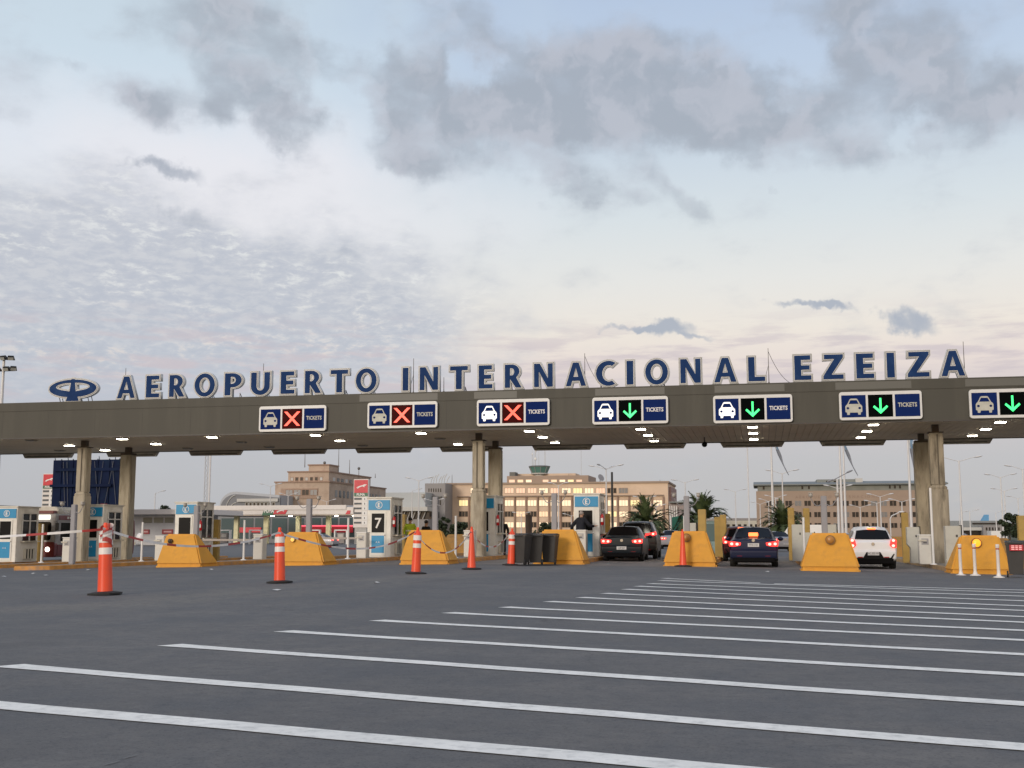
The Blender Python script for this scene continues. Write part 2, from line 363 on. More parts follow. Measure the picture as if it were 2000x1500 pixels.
#%%PART2%%
# ------------------------------------------------------------------ ground and markings
asphalt = bpy.data.materials.new('asphalt'); asphalt.use_nodes = True
def _asph():
    nt = asphalt.node_tree; N = nt.nodes; L = nt.links; b = N['Principled BSDF']; b.inputs['Roughness'].default_value = .82; b.inputs['Specular IOR Level'].default_value = .35
    tc = N.new('ShaderNodeTexCoord')
    def noi(s, det, ro=.6, st=(1, 1, 1), rz=0.0):
        mp = N.new('ShaderNodeMapping'); L.new(tc.outputs['Object'], mp.inputs[0]); mp.inputs[3].default_value = st; mp.inputs[2].default_value = (0, 0, rz)
        n = N.new('ShaderNodeTexNoise'); L.new(mp.outputs[0], n.inputs[0]); n.inputs['Scale'].default_value = s; n.inputs['Detail'].default_value = det; n.inputs['Roughness'].default_value = ro; return n.outputs[0]
    def mr(v, a, b2, c, d):
        r = N.new('ShaderNodeMapRange'); L.new(v, r.inputs[0]); r.inputs[1].default_value = a; r.inputs[2].default_value = b2; r.inputs[3].default_value = c; r.inputs[4].default_value = d; return r.outputs[0]
    def mx(f, a, c):
        m = N.new('ShaderNodeMix'); m.data_type = 'RGBA'; L.new(f, m.inputs[0])
        if isinstance(a, tuple): m.inputs[6].default_value = a
        else: L.new(a, m.inputs[6])
        if isinstance(c, tuple): m.inputs[7].default_value = c
        else: L.new(c, m.inputs[7])
        return m.outputs[2]
    c = mx(mr(noi(.22, 5), .35, .65, 0, 1), (.132, .130, .128, 1), (.188, .179, .169, 1))
    c = mx(mr(noi(1.6, 6, .7), .42, .68, 0, .7), c, (.108, .108, .112, 1))
    c = mx(mr(noi(.9, 5, .6, (.16, 1.6, 1), .28), .55, .75, 0, .55), c, (.20, .195, .188, 1))          # tyre streaks along the lanes
    # dusty, paler path swept by traffic to the left of the hatched area
    sp = N.new('ShaderNodeSeparateXYZ'); L.new(tc.outputs['Object'], sp.inputs[0])
    d = N.new('ShaderNodeMath'); d.operation = 'MULTIPLY_ADD'; L.new(sp.outputs[1], d.inputs[0]); d.inputs[1].default_value = -.165; d.inputs[2].default_value = 13.7
    e = N.new('ShaderNodeMath'); e.operation = 'ADD'; L.new(sp.outputs[0], e.inputs[0]); L.new(d.outputs[0], e.inputs[1])
    ab = N.new('ShaderNodeMath'); ab.operation = 'ABSOLUTE'; L.new(e.outputs[0], ab.inputs[0])
    wob = N.new('ShaderNodeMath'); wob.operation = 'MULTIPLY_ADD'; L.new(noi(.45, 4, .6, (1, .5, 1)), wob.inputs[0]); wob.inputs[1].default_value = 1.6; L.new(ab.outputs[0], wob.inputs[2])
    c = mx(mr(wob.outputs[0], 2.6, 1.2, 0, .6), c, (.225, .205, .175, 1))
    c = mx(mr(noi(.8, 5, .7, (1, .6, 1), .4), .46, .62, 0, .55), c, (.098, .106, .118, 1))
    c = mx(mr(noi(7, 4, .75), .48, .66, 0, .6), c, (.085, .087, .094, 1))
    c = mx(mr(noi(11, 3, .7, (1, 1, 1), .5), .56, .72, 0, .4), c, (.215, .21, .205, 1))
    vo = N.new('ShaderNodeTexVoronoi'); vo.feature = 'DISTANCE_TO_EDGE'; vm_ = N.new('ShaderNodeMapping'); L.new(tc.outputs['Object'], vm_.inputs[0]); vm_.inputs[3].default_value = (.16, .09, 1); vw = N.new('ShaderNodeTexNoise'); vw.inputs['Scale'].default_value = 1.1; vw.inputs['Detail'].default_value = 5; L.new(tc.outputs['Object'], vw.inputs[0])
    va = N.new('ShaderNodeVectorMath'); va.operation = 'MULTIPLY_ADD'; L.new(vw.outputs['Color'], va.inputs[0]); va.inputs[1].default_value = (.22, .22, 0); L.new(vm_.outputs[0], va.inputs[2]); L.new(va.outputs[0], vo.inputs['Vector']); vo.inputs['Scale'].default_value = 1.0
    ck = N.new('ShaderNodeMath'); ck.operation = 'MULTIPLY'; L.new(mr(vo.outputs['Distance'], .0022, .0, 0, 1), ck.inputs[0]); L.new(mr(noi(.35, 3), .45, .60, 0, .75), ck.inputs[1])
    c = mx(ck.outputs[0], c, (.055, .055, .058, 1))
    c = mx(mr(noi(.55, 2, .4, (1, .55, 1)), .66, .74, 0, .55), c, (.095, .093, .095, 1))       # oil-darkened patches
    fine = noi(55, 3, .8)
    c2 = mx(mr(fine, .45, .75, 0, .6), c, (.19, .19, .19, 1)); c2 = mx(mr(noi(38, 2, .6), .55, .75, 0, .7), c2, (.05, .052, .056, 1))
    L.new(c2, b.inputs['Base Color'])
    bp = N.new('ShaderNodeBump'); bp.inputs['Strength'].default_value = .7; bp.inputs['Distance'].default_value = .008; L.new(noi(90, 4, .7), bp.inputs['Height']); L.new(bp.outputs[0], b.inputs['Normal'])
_asph()
def sheet(name, xs, ys, m, dz):
    mb = MB(); vs = [(x, y, zg(x, y) + dz) for y in ys for x in xs]; nx = len(xs)
    mb.add(vs, [(j * nx + i, j * nx + i + 1, (j + 1) * nx + i + 1, (j + 1) * nx + i) for j in range(len(ys) - 1) for i in range(nx - 1)])
    o = mb.build(name, m, smooth=True); tag(o, kind='structure'); return o
def lin(a, b, n): return [a + (b - a) * i / n for i in range(n + 1)]
grass_far = mat('far_ground', (.055, .065, .03), .95, var=.3, vs=.05, dirt=(.16, .15, .13), dirt_amt=.8, ds=.03)
sheet('ground', [-3000, -700, -60, -45] + lin(-40, 25, 26) + [40, 60, 700, 3000], [-300, -30] + lin(-2, 80, 41) + [95, 110, 125, 145, 400, 5000], grass_far, -.02)
sheet('road', [-160, -60, -45] + lin(-42, 28, 40) + [45, 160], [-30, -10] + lin(-2, 84, 43) + [95, 110, 125, 145, 200, 262], asphalt, 0.0)
conc_road = mat('concrete_road', (.185, .165, .15), .85, var=.12, vs=.6, dirt=(.10, .095, .095), dirt_amt=.8, ds=.8, bump=.2, stretch=(1.5, .4, 1))
apron = sheet('concrete_apron', lin(-40, 16, 32), [41.6] + lin(43, 67, 12), conc_road, .004)
line_m = mat('road_paint', (.90, .88, .82), .6, var=.08, vs=2.5, dirt=(.30, .30, .29), dirt_amt=.45, ds=9, bump=.2, bs=60)
def strip_poly(mb, a, b, w, chamfer=0.0, n=14):
    """white bar from a to b, w wide measured along the road; left end cut to a point"""
    ax, ay = a; bx, by = b; vs = []
    for i in range(n + 1):
        t = i / n; x = ax + (bx - ax) * t; y = ay + (by - ay) * t
        x2 = x + (chamfer if i == 0 else 0)
        wob = .012 * math.sin(i * 2.1 + ax)
        vs += [(x, y + wob, zg(x, y) + .006), (x2, y + w + wob, zg(x, y) + .006)]
    mb.add(vs, [(2 * i, 2 * i + 2, 2 * i + 3, 2 * i + 1) for i in range(n)])
mk = MB()
LP = [(0, 1300), (318, 1260), (541, 1233), (725, 1212), (865, 1197), (975, 1186), (1062, 1175), (1125, 1167), (1172, 1159), (1213, 1151), (1237, 1145), (1262, 1140), (1283, 1134)]
RP = [(2000, 1461), (2000, 1376), (2000, 1319), (2000, 1279), (2000, 1251), (2000, 1232), (2000, 1216), (2000, 1205), (2000, 1193), (2000, 1184), (2000, 1174), (2000, 1165), (2000, 1158)]
def seg(pa, pb, ext, cham=.16, w=.25):
    a = gpt(*pa); b = gpt(*pb); d = (b - a); b2 = b + d.normalized() * ext
    strip_poly(mk, (a.x, a.y - w / 2), (b2.x, b2.y - w / 2), w, cham)
for a, b in zip(LP, RP): seg(a, b, 3.5)
a0 = gpt(0, 1378); b0 = gpt(1340, 1497); dd = (b0 - a0).normalized()
strip_poly(mk, (a0.x - dd.x * 1.2, a0.y - dd.y * 1.2 - .14), (b0.x + dd.x * 5, b0.y + dd.y * 5 - .14), .27, .2)
a1 = a0 - Vector((.35, 1.85, 0)); strip_poly(mk, (a1.x, a1.y), (a1.x + dd.x * 11, a1.y + dd.y * 11), .28, .5)
seg((1290, 1129.5), (1485, 1139), 0, .3, .24); seg((1512, 1140.5), (2000, 1153), 3.5, 0, .24)
tag(mk.build('road_marking', line_m), kind='structure')
# old worn dashes under the new paint
wm = mat('worn_paint', (.19, .19, .19), .8, var=.3)
mk2 = MB()
for (x0, y0, x1, y1) in ((200, 1497, 225, 1491), (238, 1484, 262, 1478), (622, 1223, 655, 1220), (480, 1240, 520, 1236)):
    a = gpt(x0, y0); b = gpt(x1, y1); strip_poly(mk2, (a.x, a.y), (b.x, b.y), .05, 0, 2)
tag(mk2.build('worn_marking', wm), kind='structure')
# scraps of litter on the asphalt
lit = mat('litter_paper', (.6, .6, .58), .7)
lspots = [(8, 1127), (172, 1114), (413, 1113), (541, 1154), (736, 1139), (90, 1125), (65, 1121), (1500, 1117.5)]
for i, (px, py) in enumerate(lspots):
    p = gpt(px, py); mb = MB(); r = random.uniform(.06, .1)
    pts = [(math.cos(t * PI / 3) * r * random.uniform(.6, 1.3), math.sin(t * PI / 3) * r * random.uniform(.8, 1.6), random.uniform(.004, .03)) for t in range(6)]
    mb.add(pts + [(0, 0, .035)], [(k, (k + 1) % 6, 6) for k in range(6)])
    o = mb.build('litter_scrap', lit, loc=(p.x, p.y, p.z + .004))
    tag(o, ['crumpled white scrap at the far left below the yellow kerb', 'pale scrap on the road just left of the tall wrapped cone, by the kerb', 'white scrap on the road below the second yellow barrier gap, right of the first barrier',
            'white scrap directly below the base of the second striped delineator', 'pale scrap on the asphalt left of the third striped delineator', 'small scrap near the left kerb, nearer the wrapped cone', 'small scrap by the left kerb between two other scraps',
            'tiny scrap behind the stripes, between the blue sedan and the amber lamp barrier'][i], 'litter', 'scraps of paper on the road')
# ------------------------------------------------------------------ traffic islands
ISL = {k: -2.65 + 4.86 * k for k in range(-7, 4)}      # -7:-36.67 ... 0:-2.65, 1:2.21, 2:7.07, 3:11.93
HALF = .82; Y_FRONT = {-7: 44.5, -6: 43.0, -5: 39.2, -4: 43.3, -3: 43.3, -2: 43.3, -1: 43.3, 0: 43.3, 1: 43.0, 2: 42.8, 3: 43.0}
for k, cx in ISL.items():
    y0 = Y_FRONT[k]; y1 = 64.5; prof = []
    right = [(cx + HALF, y) for y in lin(y0 + .5, y1, 16)]; left = [(cx - HALF, y) for y in reversed(lin(y0 + .5, y1, 16))]
    nose = [(cx - HALF * math.cos(t), y0 + .5 - .5 * math.sin(t)) for t in lin(0, PI, 8)][1:-1]
    ring = right + left + nose
    def inset(p, d):
        return offset_poly(p, -d)
    inn = inset(ring, .16); n = len(ring); mb = MB()
    vs = [(x, y, zg(x, y) - .05) for x, y in ring] + [(x, y, zg(x, y) + .15) for x, y in inset(ring, .015)] + [(x, y, zg(x, y) + .16) for x, y in inn] + [(x, y, zg(x, y) + .0) for x, y in inn]
    fs = [(r * n + i, r * n + (i + 1) % n, (r + 1) * n + (i + 1) % n, (r + 1) * n + i) for r in range(3) for i in range(n)]
    mb.add(vs, fs); tag(mb.build('kerb', yellow_kerb if k < 2 else mat('worn_yellow_kerb', (.40, .27, .14), .8, var=.2, dirt=(.2, .17, .15), dirt_amt=.9, ds=2)), kind='structure')
    mb = MB(); in2 = inset(ring, .158); m = len(in2); strip = []
    mb.add([(x, y, zg(x, y) + .152) for x, y in in2], [tuple(range(m))]); tag(mb.build('island_paving', island_top), kind='structure')
def top(x, y): return zg(x, y) + .155
# ------------------------------------------------------------------ canopy
YF, YB, ZS, ZT = 48.84, 58.4, 5.70, 7.40
XA, XB = -62.0, 24.0
can = thing('toll_canopy', 'long flat dark bronze canopy spanning every toll lane', 'canopy', (0, YF, 0))
mb = MB().box(XA, XB, 0, .12, ZS, ZT - .42); mb.cm = 1
for i in range(36):
    xx = XA + 2.43 * i; mb.box(xx, xx + .014, -.003, 0.01, ZS + .035, ZT - .44)
mb.build('fascia', [fascia_m, mat('joint_dark', (.045, .042, .036), .6)], can)
MB().box(XA, XB, -.015, .12, ZT - .415, ZT).build('fascia_cornice', fascia_m, can, bevel=.01)
soff = mat('soffit_panel', (.62, .54, .42), .65, .1, var=.05, vs=.3, dirt=(.48, .41, .31), dirt_amt=.5, ds=.5)
mb = MB()
x = XA
while x < XB - .1:
    mb.box(x, x + .285, .125, YB - YF - .13, ZS + .01, ZS + .05); x += .3
mb.build('soffit', soff, can)
MB().box(XA, XB, .125, YB - YF - .13, ZS + .055, ZS + .10).build('soffit_backing', dark_metal, can)
MB().box(XA, XB, YB - YF - .12, YB - YF, ZS - .02, ZT - .2).build('rear_fascia', fascia_m, can)
MB().box(XA + .1, XB - .1, .13, YB - YF - .13, ZT - .3, ZT - .22).build('roof_deck', grey_metal, can)
mb = MB().box(XA, XB, -.03, .0, ZS - .03, ZS + .03); mb.build('drip_edge', mat('drip', (.05, .046, .04), .5), can)
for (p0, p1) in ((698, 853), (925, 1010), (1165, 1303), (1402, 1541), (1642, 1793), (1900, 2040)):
    MB().box(atx(p0, YF), atx(p1, YF), -.026, -.016, ZT - .36, ZT - .06).build('cornice_reflection', fascia_refl, can, bevel=.004)  # reflection patches above the lane signs, painted as thin raised strips
for bi, bx in enumerate((-32.1, -12.40, 7.12)):
    for ri, yy in enumerate((50.8, 55.25)):
        old = bi == 2; cm = concrete_old if old else concrete; x0 = bx - (.25 if ri else 0) * (1 if bi < 2 else 0)
        zb = top(x0, yy) - .04; yl = yy - YF; mb = MB()
        if ri == 0:
            w1, w2 = (.30, .24) if not old else (.37, .27)
            mb.frus((x0 - w1, x0 + w1, yl - .3, yl + .3), (x0 - w1, x0 + w1, yl - .3, yl + .3), zb, 3.05)
            mb.frus((x0 - w1, x0 + w1, yl - .3, yl + .3), (x0 - w2, x0 + w2, yl - .26, yl + .26), 3.05, 3.2)
            mb.box(x0 - w2, x0 + w2, yl - .26, yl + .26, 3.2, 5.36)
        else:
            w = .3 if not old else .34; mb.box(x0 - w, x0 + w, yl - .3, yl + .3, zb, 5.3)
        col = mb.build('column', cm, can, bevel=.035)
        MB().box(x0 - .13, x0 + .13, yl - .14, yl + .14, 5.28, ZS + .02).box(x0 - .3, x0 + .3, yl - .28, yl + .28, 5.37 if ri == 0 else 5.31, 5.40).build('column_neck', mat('neck_steel', (.07, .055, .04), .6, .3, dirt=(.12, .06, .03), dirt_amt=.5), col)
        if ri == 0:
            gx = x0 - .02 if bi == 1 else x0 + .03
            MB().box(gx - .022, gx + .022, yl - (.29 if not old else .3), yl - .262, 3.25, 5.3).build('downpipe', mat('pipe_dark', (.10, .085, .06), .6), col)
# roof fixings
rodm = mat('rod_metal', (.18, .17, .16), .5, .5)
for i, (px, yt, off) in enumerate(((246, 719, .7), (515, 710, .5), (808, 700, .6), (867, 737, .6), (1142, 690, .6), (1500, 680, .5), (1844, 710, .5), (1881, 667, .5))):
    p = sight(px, yt, YF + off); z0 = ZT - .25; mb = MB().cyl((0, 0, 0), (0, 0, p.z - z0), .022, .012, 6).cyl((0, 0, 0), (.0, 0, .35), .035, .035, 6)
    if i in (2, 4, 5, 6): mb.cyl((0, .0, .1), (-.22, .25, .0), .012, .012, 4); mb.cyl((0, 0, (p.z - z0) * .6), (-.28, 0.02, 0.05), .009, .009, 4)
    if i in (4, 5):
        pts = [(.0 + 1.3 * t, .05, (p.z - z0) * (1 - t) ** 2.2 * .93 + .22 * t) for t in lin(0, 1, 10)]; mb.tube(pts, .010, 4)
    o = mb.build('lightning_rod', rodm, loc=(p.x, p.y, z0))
    tag(o, ['thin rod behind the first letter A of the sign', 'short rod behind the U of the first word', 'tall rod between the I and N starting the second word', 'short rod left of the T of the second word', 'rod with hanging cable beside the A before the C',
            'tall rod with drooping cable right of the L', 'low rod between the Z and the last A', 'thin rod rising behind the final A of the sign'][i], 'rod', 'rods on the canopy roof')
# ------------------------------------------------------------------ roof letters
G = {}
G['A'] = ([(0, 0), (.22, 0), (.285, .22), (.615, .22), (.68, 0), (.9, 0), (.58, 1), (.32, 1)][::1], [[(.34, .39), (.45, .78), (.56, .39)]])
G['E'] = ([(0, 0), (.55, 0), (.55, .18), (.22, .18), (.22, .415), (.50, .415), (.50, .59), (.22, .59), (.22, .82), (.53, .82), (.53, 1), (0, 1)], [])
G['R'] = ([(0, 0), (.21, 0), (.21, .38), (.45, 0), (.69, 0), (.47, .43)] + arc(.29, .705, .31, .295, -52, 90) + [(0, 1)], [[(.21, .53), (.21, .84)] + arc(.27, .685, .12, .155, 90, -90, 8)])
G['P'] = ([(0, 0), (.21, 0), (.21, .36)] + arc(.28, .68, .33, .32, -90, 90) + [(0, 1)], [[(.21, .52), (.21, .84)] + arc(.27, .68, .13, .16, 90, -90, 8)])
G['O'] = (arc(.45, .5, .45, .53, 0, 345, 23), [arc(.45, .5, .235, .345, 0, -345, 23)])
G['U'] = (arc(.36, .37, .36, .39, 180, 360, 14) + [(.72, 1), (.51, 1)] + arc(.36, .38, .15, .20, 0, -180, 10) + [(.21, 1), (0, 1)], [])
G['T'] = ([(.215, 0), (.425, 0), (.425, .82), (.64, .82), (.64, 1), (0, 1), (0, .82), (.215, .82)], [])
G['I'] = ([(0, 0), (.21, 0), (.21, 1), (0, 1)], [])
G['N'] = ([(0, 0), (.2, 0), (.2, .66), (.55, 0), (.78, 0), (.78, 1), (.58, 1), (.58, .36), (.24, 1), (0, 1)], [])
G['C'] = (arc(.48, .5, .26, .35, 58, 302, 14)[::-1][:0] + arc(.50, .5, .50, .53, 55, 302, 18) + arc(.52, .5, .27, .35, 296, 62, 14), [])
G['L'] = ([(0, 0), (.55, 0), (.55, .18), (.21, .18), (.21, 1), (0, 1)], [])
G['Z'] = ([(0, 0), (.66, 0), (.66, .18), (.27, .18), (.66, .88), (.66, 1), (.04, 1), (.04, .82), (.37, .82), (0, .13)], [])
YL = YF + .32
def letter(outer, holes, hgt, loc, wfit, label):
    xs = [p[0] for p in outer]; x0, x1 = min(xs), max(xs); zs_ = [p[1] for p in outer]
    kx = wfit / (x1 - x0)
    P = [((p[0] - (x0 + x1) / 2) * kx, p[1] * hgt) for p in outer]; Hs = [[((p[0] - (x0 + x1) / 2) * kx, p[1] * hgt) for p in h] for h in holes]
    if area2(P) < 0: P = P[::-1]
    Hs = [h[::-1] if area2(h) > 0 else h for h in Hs]
    t = thing('sign_letter', label, 'letter', loc, 0, 'blue letters on the canopy roof')
    def off(d):
        r = [offset_poly(P, d)]
        for h in Hs:
            q = offset_poly(h, d)
            if area2(q) < -.02: r.append(q)
        return r
    shape2d(off(.078), 'tray', letter_grey, .20, t, (0, .11, 0))
    shape2d(off(.050), 'tray_rim', letter_dark, .012, t, (0, .004, 0))
    shape2d(off(.036), 'tray_lip', letter_grey, .02, t, (0, .003, 0))
    shape2d([P] + [h for h in Hs], 'face', navy_letter, .02, t, (0, -.012, 0))
    for sx in (-.3, .3):
        MB().tube([(sx * wfit, .2, -.3), (sx * wfit, .2, .12), (sx * wfit + .05, .6, -.30)], .018, 5).build('strut', rodm, t)
    return t
LET = [('A', 217, 252), ('E', 274, 300), ('R', 320, 350), ('O', 370, 410), ('P', 430, 463), ('U', 482, 519), ('E', 541, 568), ('R', 589, 621), ('T', 640, 674), ('O', 690, 731),
       ('I', 783, 794), ('N', 817, 853), ('T', 877, 912), ('E', 934, 961), ('R', 986, 1019), ('N', 1044, 1081), ('A', 1107, 1147), ('C', 1167, 1206), ('I', 1228, 1241), ('O', 1265, 1310), ('N', 1335, 1375), ('A', 1402, 1446), ('L', 1470, 1503),
       ('E', 1562, 1595), ('Z', 1619, 1659), ('E', 1685, 1720), ('I', 1746, 1761), ('Z', 1787, 1830), ('A', 1854, 1901)]
words = [('AEROPUERTO', 0), ('INTERNACIONAL', 10), ('EZEIZA', 23)]
ordn = ['first', 'second', 'third', 'fourth', 'fifth', 'sixth', 'seventh', 'eighth', 'ninth', 'tenth', 'eleventh', 'twelfth', 'thirteenth']
for i, (ch, a, b) in enumerate(LET):
    w, s0 = [q for q in words if q[1] <= i][-1]
    xa, xb = atx(a, YL), atx(b, YL)
    letter(*G[ch], 1.02, ((xa + xb) / 2, YL, ZT + .13), xb - xa, 'blue letter %s with pale edge, %s letter of %s on the roof' % (ch, ordn[i - s0], w))
# winged oval emblem
xa, xb = atx(82, YL), atx(175, YL); ew = (xb - xa) / 2
outer = [(-.34, 0), (.34, 0), (.27, .20)] + arc(0, .60, ew, .42, -70, 84, 22) + [(.055, 1.05), (-.055, 1.05)] + arc(0, .60, ew, .42, 96, 250, 22) + [(-.27, .20)]
hr = [(.10, .87)] + arc(0, .68, ew * .72, .20, 66, -60, 16) + [(.16, .46)]
hl = [(-x, z) for x, z in hr]
em = thing('canopy_emblem', 'blue oval emblem with a tapering upright, left of the letters', 'emblem', ((xa + xb) / 2, YL, ZT + .06))
def cw(p): return p if area2(p) < 0 else p[::-1]
def ccw(p): return p if area2(p) > 0 else p[::-1]
O_, H1, H2 = ccw(outer), cw(hr), cw(hl)
for d, nm, mt, dep, yy in ((.085, 'tray', letter_grey, .2, .11), (.05, 'tray_rim', letter_dark, .012, .004), (.036, 'tray_lip', letter_grey, .02, .003), (0, 'face', navy_letter, .02, -.012)):
    shape2d([offset_poly(O_, d), offset_poly(H1, d), offset_poly(H2, d)] if d else [O_, H1, H2], nm, mt, dep, em, (0, yy, 0))
for sx in (-.85, -.7, .65, .85): MB().cyl((sx, .2, .3), (sx + .06, .4, -.3), .02, .02, 5).build('strut', rodm, em)
# ------------------------------------------------------------------ lane signs on the fascia
sign_white = mat('sign_frame', (.68, .69, .68), .4, var=.03)
led_red = emit('led_red', (1, .055, .02), 2.2); led_redbg = emit('led_red_field', (.35, .004, .002), .10, (.012, .002, .002)); led_redbg.node_tree.nodes['Principled BSDF'].inputs['Specular IOR Level'].default_value = .02
led_green = emit('led_green', (.03, 1, .22), 2.0)
icon_lit = emit('icon_lit', (1, .98, .9), .9, (.7, .7, .68)); icon_dim = mat('icon_dim', (.48, .48, .42), .5)
led_black = mat('led_black', (.002, .003, .003), .7, var=0, spec=.03)
def rrect(x0, x1, z0, z1, r, n=5):
    return arc(x1 - r, z0 + r, r, r, -90, 0, n) + arc(x1 - r, z1 - r, r, r, 0, 90, n) + arc(x0 + r, z1 - r, r, r, 90, 180, n) + arc(x0 + r, z0 + r, r, r, 180, 270, n)
def lane_sign(kind, lit, loc, label):
    t = thing('lane_sign', label, 'sign', loc, 0, 'lane signs hung on the canopy front')
    W, H = 1.6, .575
    MB().prism(rrect(-W, W, -H, H, .11), -.13, 0).build('housing', sign_white, t, bevel=.012)
    for i, cx in enumerate((-1.04, 0, 1.04)):
        x0, x1 = cx - .475, cx + .475; m = [navy, led_redbg if kind == 'X' else led_black, navy][i]
        f = MB().box(x0, x1, -.142, -.128, -.46, .44).build(['car_panel', 'signal_panel', 'text_panel'][i], m, t)
        if i == 0:
            ic = icon_lit if lit else icon_dim
            # front view of a car: roof, glass, body, two wheels
            body = [(-.33, -.22), (-.33, .0), (-.29, .06), (-.25, .09), (-.15, .29), (-.11, .32), (.11, .32), (.15, .29), (.25, .09), (.29, .06), (.33, .0), (.33, -.22), (.27, -.25), (.26, -.34), (.17, -.34), (.15, -.25), (-.15, -.25), (-.17, -.34), (-.26, -.34), (-.27, -.25)]
            win = [(-.20, .10), (.20, .10), (.125, .255), (-.125, .255)]
            l1 = arc(-.23, -.07, .055, .05, 0, 330, 9); l2 = arc(.23, -.07, .055, .05, 0, 330, 9)
            shape2d([ccw(body), cw(win), cw(l1), cw(l2)], 'car_icon', ic, .008, f, (cx, -.147, -.02))
        if i == 1:
            mb = MB()
            if kind == 'X':
                for s in (-1, 1):
                    mb.prism([(s * -.31 + .075, -.32), (s * -.31 - .075, -.32), (s * .31 - .075, .32), (s * .31 + .075, .32)], -.152 - .002 * s, -.144)
                mb.build('cross', led_red, f).location = (cx, 0, -.01)
            else:
                mb.box(-.038, .038, -.150, -.144, -.24, .31)
                for s in (-1, 1): mb.prism([(0, -.33), (s * .29, -.05), (s * .24, .015), (0, -.20)], -.153 - .001 * s, -.144)
                mb.build('arrow', led_green, f).location = (cx, 0, -.01)
        if i == 2: text('TICKETS', .235, mat('text_white', (.75, .75, .75), .5, var=0) if lit else icon_dim, 'lettering', f, (cx, -.147, 0), .003, offset=.006, sx=.82)
    return t
cs = []
SG = [(-4, 'X', 0, 'leftmost lane sign, dim car icon and red cross'), (-3, 'X', 0, 'second red cross lane sign, under the O ending AEROPUERTO'), (-2, 'X', 1, 'red cross lane sign with bright car icon, above the two middle columns'),
      (-1, 'V', 1, 'green arrow lane sign under the letters C and I, above the booth lane'), (0, 'V', 1, 'green arrow lane sign above the dark blue sedan lane'), (1, 'V', 0, 'green arrow lane sign above the white hatchback lane'), (2, 'V', 0, 'rightmost lane sign, cut by the picture edge, green arrow')]
for k, kind, lit, lab in SG:
    px = {-4: 573, -3: 787, -2: 1003, -1: 1231, 0: 1470, 1: 1719, 2: 1976}[k]
    p = sight(px, {-4: 818, -3: 811, -2: 806, -1: 802, 0: 799, 1: 792.5, 2: 788}[k], YF - .03)
    lane_sign(kind, lit, (p.x, YF - .035, p.z), lab)
# sign boxes seen from behind on the far edge of the canopy
rb = None
for i, px in enumerate((86, 252, 416, 580, 747, 915, 1099, 1282, 1474, 1672, 1880)):
    x = atx(px, YB + .1); loc = (x, YB + .01, ZS - .24)
    lab = 'dark back of a lane sign on the rear canopy edge, %s from the left' % ordn[i]
    if rb is None:
        rb = thing('rear_sign_box', lab, 'sign', loc, 0, 'sign boxes on the rear canopy edge')
        MB().frus((-1.42, 1.42, 0, .22), (-1.60, 1.60, 0, .22), 0, .3).box(-1.6, 1.6, 0.001, .219, .3, 1.1).build('housing', mat('sign_back', (.36, .33, .28), .6), rb)
        MB().box(-1.3, 1.3, -.02, 0, .06, .1).build('bracket', dark_metal, rb)
    else: dup(rb, loc, label=lab)
# ceiling lights
lamp_on = emit('lamp_glow', (1, .93, .76), 30.0, (.8, .8, .75)); lamp_off = mat('lamp_lens_off', (.10, .09, .07), .3)
fr_m = mat('lamp_frame', (.35, .32, .27), .4)
def ceil_light(on):
    t = thing('ceiling_light', '', 'lamp', (0, 0, 0), 0, 'recessed lights under the canopy')
    MB().box(-.23, .23, -.21, .21, -.035, .01).build('frame', fr_m, t, bevel=.01)
    MB().box(-.19, .19, -.17, .17, -.055, -.037).build('lens', lamp_on if on else lamp_off, t, bevel=.004)
    return t
LX = [(-37.0, '10'), (-34.3, '011'), (-29.5, '110'), (-24.9, '100'), (-19.8, '110'), (-14.8, '101'), (-9.87, '111'), (-5.0, '111'), (-.3, '111'), (4.58, '111'), (9.48, '111'), (14.3, '111')]
LY = [49.75, 52.9, 56.2]
con, coff = None, None
near_names = ['far left end', 'bus lane', 'lane behind the tall wrapped cone', 'lane left of the first yellow barrier', 'lane under the first lane sign', 'lane under the second lane sign', 'lane under the third lane sign',
              'dark sedan lane', 'blue sedan lane', 'white hatchback lane', 'lane at the right edge', 'lane beyond the right edge']
for li, (lx, st) in enumerate(LX):
    for r, s in enumerate(st):
        yy = LY[r] if len(st) == 3 else LY[r * 2]
        lab = '%s ceiling light, %s row, over the %s' % ('lit' if s == '1' else 'unlit', ['front', 'middle', 'rear'][r if len(st) == 3 else r * 2], near_names[li])
        if s == '1':
            if con is None: con = ceil_light(True); con.location = (lx, yy, ZS); con['label'] = lab
            else: dup(con, (lx, yy, ZS), label=lab)
        else:
            if coff is None: coff = ceil_light(False); coff.location = (lx, yy, ZS); coff['label'] = lab
            else: dup(coff, (lx, yy, ZS), label=lab)
dc = sight(1376, 868, 55.0)
t = thing('dome_camera', 'dark round camera hanging from the canopy on a short rod', 'camera', (dc.x, 55.0, ZS))
MB().cyl((0, 0, 0), (0, 0, dc.z - ZS + .1), .03, .03, 8).build('rod', dark_metal, t)
MB().ball((0, 0, dc.z - ZS), .13).build('dome', black_plain, t, smooth=True)
